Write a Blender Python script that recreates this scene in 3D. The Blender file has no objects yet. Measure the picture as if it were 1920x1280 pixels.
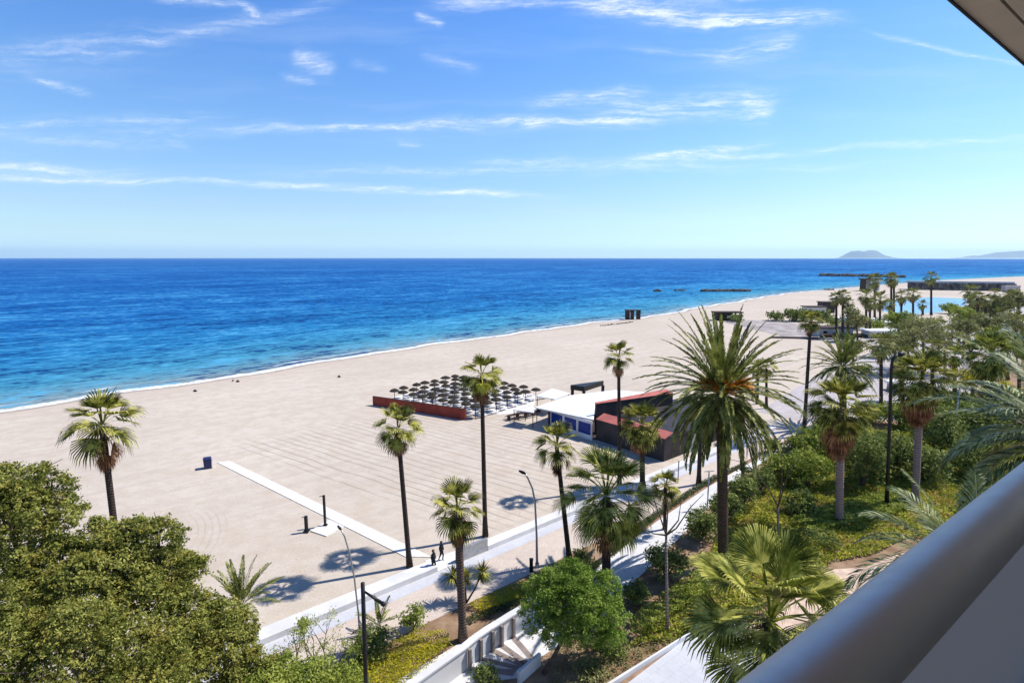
import bpy, math, random
import numpy as np
from mathutils import Vector
C = bpy.context.scene.collection
PI = math.pi

# ------------------------------------------------------------ camera, sky, sun
F = 1050.0; H = 25.0; PITCH = math.atan(157 / F)
cam = bpy.data.objects.new("camera", bpy.data.cameras.new("camera"))
cam.data.sensor_width = 36; cam.data.lens = F / 1920 * 36
cam.data.clip_start = 0.05; cam.data.clip_end = 120000
cam.location = (0, 0, H); cam.rotation_euler = (PI / 2 - PITCH, 0, 0)
C.objects.link(cam); bpy.context.scene.camera = cam
vs = bpy.context.scene.view_settings
vs.view_transform = 'Standard'; vs.look = 'None'; vs.gamma = 1; vs.exposure = 0.27
bpy.context.scene.cycles.max_bounces = 6; bpy.context.scene.cycles.volume_bounces = 1
bpy.context.scene.cycles.transparent_max_bounces = 8
SUN_AZ, SUN_EL = 70.0, 52.0
sun = bpy.data.objects.new("sun", bpy.data.lights.new("sun", 'SUN'))
sun.data.energy = 5.0; sun.data.angle = math.radians(0.5); sun.data.color = (1, .95, .88)
sd = Vector((math.sin(math.radians(SUN_AZ)) * math.cos(math.radians(SUN_EL)), math.cos(math.radians(SUN_AZ)) * math.cos(math.radians(SUN_EL)), math.sin(math.radians(SUN_EL))))
sun.rotation_euler = (-sd).to_track_quat('-Z', 'Y').to_euler(); sun.location = (0, 0, 60)
C.objects.link(sun)

def ray(u, v):
    x = (u - 960) / F; d = (v - 640) / F
    return np.array([x, math.cos(PITCH) - d * math.sin(PITCH), -(math.sin(PITCH) + d * math.cos(PITCH))])
def G(u, v, z=0.0):                      # the point at height z seen at a pixel of the photograph
    r = ray(u, v); t = (H - z) / -r[2]
    return r * t + np.array([0, 0, H])
def atY(u, v, Y):                        # the point at forward distance Y
    r = ray(u, v); return r * (Y / r[1]) + np.array([0, 0, H])

# ------------------------------------------------------------ node helpers
class NT:
    def __init__(s, nt): s.t = nt
    def n(s, typ, ins=None, **kw):
        nd = s.t.nodes.new(typ)
        for k, v in kw.items(): setattr(nd, k, v)
        for k, v in (ins or {}).items():
            sock = nd.inputs[k]
            if isinstance(v, bpy.types.NodeSocket): s.t.links.new(v, sock)
            else: sock.default_value = v
        return nd
    def m(s, op, a, b=0.0, c=None, clamp=False):
        d = {0: a, 1: b}
        if c is not None: d[2] = c
        nd = s.n('ShaderNodeMath', d, operation=op); nd.use_clamp = clamp
        return nd.outputs[0]
    def mix(s, f, a, b, blend='MIX'):
        nd = s.n('ShaderNodeMix', data_type='RGBA', blend_type=blend, clamp_factor=True)
        for i, v in ((0, f), (6, a), (7, b)):
            if isinstance(v, bpy.types.NodeSocket): s.t.links.new(v, nd.inputs[i])
            else: nd.inputs[i].default_value = v if i == 0 else (*v[:3], 1)
        return nd.outputs[2]
    def ramp(s, f, stops, interp='LINEAR'):
        nd = s.n('ShaderNodeValToRGB', {0: f}); r = nd.color_ramp; r.interpolation = interp
        while len(r.elements) < len(stops): r.elements.new(.5)
        for e, (p, c) in zip(r.elements, stops):
            e.position = p; e.color = (*c[:3], 1) if hasattr(c, '__len__') else (c, c, c, 1)
        return nd.outputs[0]
    def noise(s, vec, scale, detail=4, rough=.55, dist=0.0):
        return s.n('ShaderNodeTexNoise', {'Vector': vec, 'Scale': scale, 'Detail': detail, 'Roughness': rough, 'Distortion': dist}).outputs[0]
    def rng(s, v, a, b, c=0.0, d=1.0):
        return s.n('ShaderNodeMapRange', {0: v, 1: a, 2: b, 3: c, 4: d}, interpolation_type='SMOOTHSTEP').outputs[0]

def material(name):
    m = bpy.data.materials.new(name); m.use_nodes = True
    return m, NT(m.node_tree), m.node_tree.nodes['Principled BSDF']
def simple(name, col, rough=.7, spec=.3, metal=0.0, var=.12, scale=3.0, bump=0.0, bscale=20.0, col2=None):
    m, t, b = material(name)
    P = t.n('ShaderNodeTexCoord').outputs['Object']
    nz = t.noise(P, scale, 5)
    c2 = col2 or tuple(min(1, x * (1 + var)) for x in col); c1 = col if col2 else tuple(x * (1 - var) for x in col)
    t.t.links.new(t.mix(t.rng(nz, .35, .65), c1, c2), b.inputs['Base Color'])
    b.inputs['Roughness'].default_value = rough; b.inputs['Specular IOR Level'].default_value = spec; b.inputs['Metallic'].default_value = metal
    if bump:
        bp = t.n('ShaderNodeBump', {'Height': t.noise(P, bscale, 4), 'Strength': bump, 'Distance': .03})
        t.t.links.new(bp.outputs[0], b.inputs['Normal'])
    return m
def leafmat(name, dark, mid, lite, trans=.3, rough=.5, scale=.5, spec=.3, warm=None, wr=.55, wn=.55):
    m, t, b = material(name)
    g = t.n('ShaderNodeNewGeometry'); P = t.n('ShaderNodeTexCoord').outputs['Object']
    k = t.m('ADD', t.m('MULTIPLY', g.outputs['Random Per Island'], wr), t.m('MULTIPLY', t.rng(t.noise(P, scale, 3), .3, .7), wn))
    col = t.ramp(k, [(.12, dark), (.5, mid), (.9, lite)])
    if warm: col = t.mix(t.rng(t.noise(P, scale * 1.7, 2), .52, .68), col, warm)
    t.t.links.new(col, b.inputs['Base Color'])
    b.inputs['Roughness'].default_value = rough; b.inputs['Specular IOR Level'].default_value = spec
    tr = t.n('ShaderNodeBsdfTranslucent', {0: t.mix(.5, col, (mid[0] * 1.5, mid[1] * 1.7, mid[2]))})
    mx = t.n('ShaderNodeMixShader', {0: trans, 1: b.outputs[0], 2: tr.outputs[0]})
    t.t.links.new(mx.outputs[0], t.t.nodes['Material Output'].inputs[0])
    return m

# ------------------------------------------------------------ world: Nishita sky with cirrus in the sky's own directions
world = bpy.data.worlds.new("World"); bpy.context.scene.world = world; world.use_nodes = True
w = NT(world.node_tree); bg = world.node_tree.nodes['Background']
sky = w.n('ShaderNodeTexSky', sky_type='NISHITA', sun_disc=False, sun_elevation=math.radians(SUN_EL), sun_rotation=math.radians(SUN_AZ), air_density=1.0, dust_density=.4, ozone_density=2.5, altitude=20)
dirv = w.n('ShaderNodeTexCoord').outputs['Generated']
sx = w.n('ShaderNodeSeparateXYZ', {0: dirv}).outputs
yy = w.m('MAXIMUM', sx[1], .05)
p = w.m('DIVIDE', sx[0], yy); q = w.m('DIVIDE', sx[2], yy)
pq = w.n('ShaderNodeCombineXYZ', {0: p, 1: q}).outputs[0]
warp = w.noise(w.n('ShaderNodeCombineXYZ', {0: w.m('MULTIPLY', p, 3), 1: w.m('MULTIPLY', q, 6)}).outputs[0], 1.5, 4)
qw = w.m('ADD', q, w.m('MULTIPLY', w.m('SUBTRACT', warp, .5), .035))
wp2 = w.noise(w.n('ShaderNodeCombineXYZ', {0: p, 1: q, 2: 5.0}).outputs[0], 9, 4)
qw2 = w.m('ADD', qw, w.m('MULTIPLY', w.m('SUBTRACT', wp2, .5), .02))
fib = w.noise(w.n('ShaderNodeCombineXYZ', {0: w.m('MULTIPLY', w.m('ADD', p, w.m('MULTIPLY', q, .8)), 5), 1: w.m('MULTIPLY', qw2, 85)}).outputs[0], 1.0, 8, .7)
fib2 = w.noise(w.n('ShaderNodeCombineXYZ', {0: w.m('MULTIPLY', w.m('ADD', p, w.m('MULTIPLY', q, -1.1)), 26), 1: w.m('MULTIPLY', qw2, 95), 2: 3.0}).outputs[0], 1.0, 8, .78)
fibre = w.m('MULTIPLY', w.rng(fib, .33, .68), w.rng(fib2, .3, .66))
STREAKS = [(-60,243,400,216,9,.45),(220,243,760,241,7,.4),(600,241,1010,228,9,.75),(960,232,1215,229,9,.85),(1000,199,1215,172,12,.7),(1120,217,1440,185,20,.75),(1390,196,1450,208,17,.95),
 (-40,318,260,322,9,.75),(-80,335,520,346,5,.7),(420,343,1010,367,5,1.0),(820,6,1050,3,9,.9),(1060,4,1260,26,14,1.15),(1180,26,1560,40,12,1.2),(1240,38,1480,46,9,.7),(1330,108,1500,84,16,.7),(1180,92,1400,98,6,.35),
 (550,100,622,130,15,.85),(530,143,590,150,6,.6),(430,-5,485,26,7,1.1),(300,-2,440,6,7,.8),(-40,108,330,78,22,.35),(230,92,640,-2,9,.45),(1180,305,1440,267,6,.7),(900,305,1300,300,7,.5),(1200,302,1980,254,6,.6),
 (560,328,1640,308,8,.4),(1640,66,1920,122,4,.7),(795,110,895,130,8,.45),(40,142,165,176,6,.6),(745,268,790,273,6,.6),(305,263,350,268,5,.6),(-40,262,330,268,10,.3),(780,30,830,45,7,.7),(1240,8,1700,-40,8,.3),(660,118,725,128,7,.35)]
tot = None
def pqof(u, v):
    r = ray(u, v); return r[0] / r[1], r[2] / r[1]
for (u1, v1, u2, v2, wd, st) in STREAKS:
    a = pqof(u1, v1); b2 = pqof(u2, v2); L = math.hypot(b2[0] - a[0], b2[1] - a[1]); dx, dy = (b2[0] - a[0]) / L, (b2[1] - a[1]) / L
    cx, cy = (a[0] + b2[0]) / 2, (a[1] + b2[1]) / 2; wd = wd / F
    qq = qw2 if wd * F > 7 else qw
    along = w.m('ADD', w.m('MULTIPLY', w.m('SUBTRACT', p, cx), dx / (L / 2)), w.m('MULTIPLY', w.m('SUBTRACT', qq, cy), dy / (L / 2)))
    acr = w.m('ADD', w.m('MULTIPLY', w.m('SUBTRACT', p, cx), -dy / wd), w.m('MULTIPLY', w.m('SUBTRACT', qq, cy), dx / wd))
    e = w.m('ADD', w.m('POWER', w.m('ABSOLUTE', along), 5.0), w.m('MULTIPLY', acr, acr))
    gte = w.m('MULTIPLY', w.m('EXPONENT', w.m('MULTIPLY', e, -1.0)), st)
    tot = gte if tot is None else w.m('ADD', tot, gte)
front = w.rng(sx[1], .05, .2)
cl = w.m('MULTIPLY', w.m('MULTIPLY', tot, w.m('ADD', w.m('MULTIPLY', fibre, 1.35), .06)), front, clamp=True)
veil = w.m('MULTIPLY', w.rng(w.noise(w.n('ShaderNodeCombineXYZ', {0: w.m('MULTIPLY', p, 1.2), 1: w.m('MULTIPLY', qw2, 14)}).outputs[0], 1.3, 6, .6), .45, .8), .14)
cl = w.m('ADD', cl, w.m('MULTIPLY', veil, front), clamp=True)
skc = w.n('ShaderNodeHueSaturation', {'Saturation': 1.12, 'Value': 1.0, 'Color': sky.outputs[0]}).outputs[0]
elv = w.m('MAXIMUM', sx[2], 0.0)
corr = w.ramp(elv, [(0, (.56, .80, 1.0)), (.04, (.50, .62, .74)), (.08, (.53, .59, .69)), (.19, (.53, .64, .75)), (.36, (.42, .61, .84)), (.52, (.36, .54, .82)), (.72, (.17, .29, .48)), (1, (.17, .28, .44))])  # tint by elevation; sky above the view darkened to weaken fill and deepen shadows
SKYTINT = w.n('ShaderNodeVectorMath', {0: w.n('ShaderNodeVectorMath', {0: skc, 1: corr}, operation='MULTIPLY').outputs[0], 1: (2, 2, 2)}, operation='MULTIPLY').outputs[0]
cloudcol = (9.5, 9.9, 10.3)
fin = w.mix(w.m('MULTIPLY', cl, .72), SKYTINT, cloudcol)
w.t.links.new(fin, bg.inputs[0]); bg.inputs[1].default_value = .1

# ------------------------------------------------------------ mesh and tagging helpers
def tag(o, label=None, cat=None, group=None, kind=None):
    if label: o['label'] = label
    if cat: o['category'] = cat
    if group: o['group'] = group
    if kind: o['kind'] = kind
    return o
def link(o, parent=None):
    C.objects.link(o)
    if parent: o.parent = parent
    return o
def mesh(name, vf, mat, parent=None, smooth=False, loc=None):
    v, f = vf
    me = bpy.data.meshes.new(name); me.from_pydata([tuple(map(float, x)) for x in v], [], f); me.update()
    if smooth: me.polygons.foreach_set('use_smooth', [True] * len(me.polygons))
    me.materials.append(mat)
    o = bpy.data.objects.new(name, me)
    if loc is not None: o.location = loc
    return link(o, parent)
def quads(name, verts, nv, mat, parent=None):     # verts: (n, nv, 3) array, one face each
    n = len(verts); me = bpy.data.meshes.new(name)
    me.vertices.add(n * nv); me.vertices.foreach_set('co', verts.astype(np.float32).ravel())
    me.loops.add(n * nv); me.loops.foreach_set('vertex_index', np.arange(n * nv, dtype=np.int32))
    me.polygons.add(n); me.polygons.foreach_set('loop_start', np.arange(0, n * nv, nv, dtype=np.int32))
    me.update(calc_edges=True); me.materials.append(mat)
    return link(bpy.data.objects.new(name, me), parent)
def empty(name, loc, label, cat, group=None, rz=0.0):
    o = bpy.data.objects.new(name, None); o.location = tuple(float(a) for a in loc); o.rotation_euler.z = rz; o.empty_display_size = .3
    tag(o, label, cat, group); return link(o)
def copy_tree(o, parent=None):
    c = o.copy(); C.objects.link(c)
    if parent: c.parent = parent
    for ch in list(o.children): copy_tree(ch, c)
    return c
class MB:                                          # collects shapes into one mesh
    def __init__(s): s.v = []; s.f = []
    def add(s, v, f):
        k = len(s.v); s.v += [tuple(map(float, x)) for x in v]; s.f += [tuple(i + k for i in ff) for ff in f]; return s
    def hexa(s, b, t):                             # bottom 4 and top 4 corners, both counter-clockwise
        return s.add(list(b) + list(t), [(3, 2, 1, 0), (4, 5, 6, 7), (0, 1, 5, 4), (1, 2, 6, 5), (2, 3, 7, 6), (3, 0, 4, 7)])
    def box(s, x0, x1, y0, y1, z0, z1):
        return s.hexa([(x0, y0, z0), (x1, y0, z0), (x1, y1, z0), (x0, y1, z0)], [(x0, y0, z1), (x1, y0, z1), (x1, y1, z1), (x0, y1, z1)])
    def tube(s, pts, rad, seg=8, cap=True):
        pts = [Vector(tuple(map(float, q_))) for q_ in pts]; n = len(pts)
        rad = rad if hasattr(rad, '__len__') else [rad] * n
        V = []; prev = None
        for i, P_ in enumerate(pts):
            d = (pts[min(i + 1, n - 1)] - pts[max(i - 1, 0)]).normalized()
            a = d.cross(Vector((0, 0, 1))) if prev is None else (prev - d * prev.dot(d))
            if a.length < 1e-4: a = d.cross(Vector((1, 0, 0)))
            a.normalize(); prev = a; b = d.cross(a)
            for k in range(seg):
                t = 2 * PI * k / seg; V.append(P_ + (a * math.cos(t) + b * math.sin(t)) * rad[i])
        Fc = [(i * seg + k, i * seg + (k + 1) % seg, (i + 1) * seg + (k + 1) % seg, (i + 1) * seg + k) for i in range(n - 1) for k in range(seg)]
        if cap: Fc += [tuple(range(seg))[::-1], tuple((n - 1) * seg + k for k in range(seg))]
        return s.add(V, Fc)
    def build(s, name, mat, parent=None, smooth=False, bevel=0.0):
        o = mesh(name, (s.v, s.f), mat, parent, smooth)
        if bevel:
            b = o.modifiers.new('b', 'BEVEL'); b.width = bevel; b.segments = 2; b.limit_method = 'ANGLE'
        return o

# the promenade's own axes: s along it (to the right and away), n across it (inland)
AZ = math.radians(50); D = np.array([math.sin(AZ), math.cos(AZ), 0]); N = np.array([math.cos(AZ), -math.sin(AZ), 0]); O = G(770, 1085)
def W(s, n, z=0.0): return O + D * s + N * n + np.array([0, 0, z])
def SN(P): d = P - O; return float(d @ D), float(d @ N)
ROT_SN = PI / 2 - AZ                                # local x = s, local -y = n

# ------------------------------------------------------------ materials
def sn_nodes(t):
    P = t.n('ShaderNodeNewGeometry').outputs['Position']
    s_ = t.m('SUBTRACT', t.n('ShaderNodeVectorMath', {0: P, 1: tuple(D)}, operation='DOT_PRODUCT').outputs['Value'], float(O @ D))
    n_ = t.m('SUBTRACT', t.n('ShaderNodeVectorMath', {0: P, 1: tuple(N)}, operation='DOT_PRODUCT').outputs['Value'], float(O @ N))
    return P, s_, n_
def sand_material():
    m, t, b = material('beach_sand'); P, s_, n_ = sn_nodes(t)
    d = t.n('ShaderNodeAttribute', attribute_name='inland').outputs['Fac']
    def vec(a, b_, c=0.0): return t.n('ShaderNodeCombineXYZ', {0: a, 1: b_, 2: c}).outputs[0]
    big = t.noise(P, .035, 5); mid = t.noise(P, .5, 6, .7); fine = t.noise(P, 6, 4, .8)
    col = t.mix(t.rng(big, .3, .7), (.52, .455, .38), (.60, .535, .455))
    col = t.mix(t.m('MULTIPLY', t.rng(mid, .4, .62), .4), col, (.42, .34, .25))
    col = t.mix(t.m('MULTIPLY', t.rng(fine, .45, .62), .4), col, (.39, .31, .225))
    # tractor streaks parallel to the sea, beyond the restaurant
    st = t.noise(vec(t.m('MULTIPLY', s_, .012), t.m('MULTIPLY', n_, .55)), 1.0, 4, .7)
    col = t.mix(t.m('MULTIPLY', t.rng(st, .47, .62), .42), col, (.45, .375, .32))
    # furrows raked across the beach, right of the boardwalk
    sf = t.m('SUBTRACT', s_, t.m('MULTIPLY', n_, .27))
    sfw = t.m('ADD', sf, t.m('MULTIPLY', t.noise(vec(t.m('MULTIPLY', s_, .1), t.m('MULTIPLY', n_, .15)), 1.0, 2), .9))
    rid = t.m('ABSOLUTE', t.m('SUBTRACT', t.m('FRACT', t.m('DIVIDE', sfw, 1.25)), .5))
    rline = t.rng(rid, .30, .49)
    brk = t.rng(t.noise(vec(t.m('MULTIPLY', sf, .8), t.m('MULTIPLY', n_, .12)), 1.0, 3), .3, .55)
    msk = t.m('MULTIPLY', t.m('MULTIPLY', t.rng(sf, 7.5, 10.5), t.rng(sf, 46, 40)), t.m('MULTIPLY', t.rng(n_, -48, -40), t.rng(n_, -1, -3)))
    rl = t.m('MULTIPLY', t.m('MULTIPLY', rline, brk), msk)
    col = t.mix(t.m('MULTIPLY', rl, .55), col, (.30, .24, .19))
    # arcs of wheel tracks, left of the boardwalk
    cc = W(-22, -22); dd = t.n('ShaderNodeVectorMath', {0: P, 1: tuple(cc)}, operation='DISTANCE').outputs['Value']
    arc = t.rng(t.m('ABSOLUTE', t.m('SUBTRACT', t.m('FRACT', t.m('MULTIPLY', t.m('ADD', dd, t.m('MULTIPLY', big, 3)), 1.6)), .5)), .3, .48)
    am = t.m('MULTIPLY', t.m('MULTIPLY', t.rng(dd, 9, 10), t.rng(dd, 14, 13)), t.m('MULTIPLY', t.rng(n_, -26, -22), t.rng(s_, -14, -10)))
    col = t.mix(t.m('MULTIPLY', t.m('MULTIPLY', arc, am), .28), col, (.32, .26, .21))
    # footprints
    vo = t.n('ShaderNodeTexVoronoi', {'Vector': P, 'Scale': 1.7, 'Randomness': 1.0}).outputs['Distance']
    fp = t.m('MULTIPLY', t.rng(vo, .2, .08), t.rng(t.noise(P, .09, 3), .5, .62))
    col = t.mix(t.m('MULTIPLY', fp, .35), col, (.36, .30, .25))
    # wet sand by the water
    wn = t.m('ADD', d, t.m('MULTIPLY', t.m('SUBTRACT', t.noise(P, .25, 3), .5), 1.6))
    wet = t.rng(wn, 2.2, .9)
    col = t.mix(t.m('MULTIPLY', wet, .85), col, (.20, .15, .115))
    dam = t.rng(wn, 10, 2); col = t.mix(t.m('MULTIPLY', dam, .3), col, (.46, .36, .29))
    t.t.links.new(col, b.inputs['Base Color']); b.inputs['Roughness'].default_value = .95; b.inputs['Specular IOR Level'].default_value = .1
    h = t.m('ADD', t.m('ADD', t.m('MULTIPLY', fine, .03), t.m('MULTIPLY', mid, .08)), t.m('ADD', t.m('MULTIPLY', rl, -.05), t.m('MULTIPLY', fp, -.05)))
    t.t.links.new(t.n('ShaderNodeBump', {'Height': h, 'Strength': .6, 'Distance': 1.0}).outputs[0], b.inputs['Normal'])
    return m
def sea_material():
    m, t, b = material('sea_water'); P, s_, n_ = sn_nodes(t)
    d = t.n('ShaderNodeAttribute', attribute_name='offshore').outputs['Fac']
    def vec(a, b_, c=0.0): return t.n('ShaderNodeCombineXYZ', {0: a, 1: b_, 2: c}).outputs[0]
    n0 = t.noise(vec(t.m('MULTIPLY', s_, .006), t.m('MULTIPLY', n_, .022)), 1.0, 5, .6)
    def oct_(a, b_, sd_): return t.m('SUBTRACT', t.noise(vec(t.m('MULTIPLY', s_, a), t.m('MULTIPLY', n_, b_), sd_), 1.0, 3, .65, .25), .5)
    n1 = t.m('ADD', oct_(.09, .24, 1.0), .5); n2 = t.m('ADD', oct_(.4, .9, 2.0), .5)
    rip = t.m('MULTIPLY', oct_(.035, .085, 3.0), .9)
    for a_, b_, sd_ in ((.013, .03, 4.0), (.005, .011, 5.0), (.0019, .004, 6.0), (.2, .5, 7.0)): rip = t.m('ADD', rip, t.m('MULTIPLY', oct_(a_, b_, sd_), .6 if b_ < .02 else .8 if b_ < .05 else 1.3))
    rip = t.m('ADD', rip, t.m('ADD', t.m('MULTIPLY', t.m('SUBTRACT', n1, .5), 1.3), t.m('MULTIPLY', t.m('SUBTRACT', n2, .5), 1.4)))
    dj = t.m('MULTIPLY', d, t.m('ADD', .55, t.m('MULTIPLY', n0, .9)))
    lg = t.m('DIVIDE', t.m('LOGARITHM', t.m('ADD', dj, 1.0), 10.0), 4.0)      # 0 at the shore, 1 at 10 km
    col = t.ramp(lg, [(.10, (.26, .27, .22)), (.24, (.15, .27, .30)), (.34, (.05, .24, .35)), (.45, (.014, .165, .36)), (.55, (.005, .112, .35)), (.68, (.001, .082, .32)), (.85, (.001, .066, .30)), (1, (.001, .06, .29))])
    col = t.mix(t.m('MULTIPLY', t.rng(rip, -.02, -.36), .95), col, (.001, .03, .15))
    col = t.mix(t.m('MULTIPLY', t.rng(rip, .02, .42), .75), col, (.09, .38, .60))
    col = t.mix(t.m('MULTIPLY', t.rng(n2, .55, .8), .35), col, (.08, .32, .48))
    # foam: surf line at the edge and a few broken lines behind it
    e1 = t.m('ADD', d, t.m('MULTIPLY', t.m('SUBTRACT', t.noise(P, .28, 5, .7), .5), 3.2))
    foam = t.m('MULTIPLY', t.rng(e1, 2.9, 1.9), t.m('ADD', .55, t.m('MULTIPLY', t.rng(t.noise(P, .6, 4, .7), .35, .55), .45)))
    e2 = t.m('SUBTRACT', t.m('ABSOLUTE', t.m('SUBTRACT', t.m('ADD', d, t.m('MULTIPLY', t.noise(P, .05, 3), 7.0)), 9.5)), 0.0)
    f2 = t.m('MULTIPLY', t.rng(e2, .9, .3), t.rng(t.noise(vec(t.m('MULTIPLY', s_, .03), n_), 1.0, 4), .48, .6))
    caps = t.m('MULTIPLY', t.rng(t.noise(vec(t.m('MULTIPLY', s_, .18), t.m('MULTIPLY', n_, .7)), 1.0, 5, .7), .71, .75), t.rng(d, 8, 60))
    fo = t.m('MAXIMUM', t.m('MAXIMUM', foam, t.m('MULTIPLY', f2, .8)), t.m('MULTIPLY', caps, .5))
    lace = t.m('ADD', t.m('MULTIPLY', t.rng(t.noise(P, 2.5, 4, .8), .3, .6), .4), .6)
    col = t.mix(t.m('MULTIPLY', fo, lace), col, (.82, .84, .85))
    h = t.m('ADD', t.m('MULTIPLY', n1, 1.3), t.m('ADD', t.m('MULTIPLY', n2, .45), t.m('MULTIPLY', fo, .2)))
    bp = t.n('ShaderNodeBump', {'Height': h, 'Strength': 1.0, 'Distance': 1.0}).outputs[0]
    df = t.n('ShaderNodeBsdfDiffuse', {0: col, 'Normal': bp}); gl = t.n('ShaderNodeBsdfGlossy', {0: (.3, .6, .8, 1), 'Roughness': .22, 'Normal': bp})
    fr = t.n('ShaderNodeFresnel', {'IOR': 1.33, 'Normal': bp}).outputs[0]
    fac = t.m('MULTIPLY', t.m('MINIMUM', fr, .12), t.m('SUBTRACT', 1.0, fo))
    t.t.links.new(t.n('ShaderNodeMixShader', {0: fac, 1: df.outputs[0], 2: gl.outputs[0]}).outputs[0], t.t.nodes['Material Output'].inputs[0])
    return m
def paving_material(name, c1, c2, c3, bw=.4, bh=.2, mortar=.012, dirt=.35):
    m, t, b = material(name); P, s_, n_ = sn_nodes(t)
    v = t.n('ShaderNodeCombineXYZ', {0: s_, 1: n_}).outputs[0]
    br = t.n('ShaderNodeTexBrick', {'Vector': v, 'Color1': (*c1, 1), 'Color2': (*c2, 1), 'Mortar': (*c3, 1), 'Scale': 1.0, 'Mortar Size': mortar, 'Brick Width': bw, 'Row Height': bh, 'Bias': -.2})
    col = t.mix(t.m('MULTIPLY', t.rng(t.noise(P, .35, 5, .65), .4, .7), dirt), br.outputs[0], tuple(x * .72 for x in c1))
    col = t.mix(t.m('MULTIPLY', t.rng(t.noise(P, 3, 4), .4, .7), .2), col, tuple(min(.85, x * 1.15) for x in c2))
    t.t.links.new(col, b.inputs['Base Color']); b.inputs['Roughness'].default_value = .85; b.inputs['Specular IOR Level'].default_value = .15
    return m
def bark_material(name, c1, c2, ring=5.0):
    m, t, b = material(name); P = t.n('ShaderNodeTexCoord').outputs['Object']
    sz = t.n('ShaderNodeSeparateXYZ', {0: P}).outputs[2]
    rg = t.rng(t.m('ABSOLUTE', t.m('SUBTRACT', t.m('FRACT', t.m('MULTIPLY', t.m('ADD', sz, t.m('MULTIPLY', t.noise(P, 2.5, 2), .15)), ring)), .5)), .05, .4)
    nz = t.noise(P, 4, 5, .7)
    col = t.mix(t.m('ADD', t.m('MULTIPLY', rg, .5), t.m('MULTIPLY', nz, .5)), c1, c2)
    t.t.links.new(col, b.inputs['Base Color']); b.inputs['Roughness'].default_value = .9; b.inputs['Specular IOR Level'].default_value = .1
    t.t.links.new(t.n('ShaderNodeBump', {'Height': t.m('ADD', rg, nz), 'Strength': .7, 'Distance': .05}).outputs[0], b.inputs['Normal'])
    return m
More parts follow.
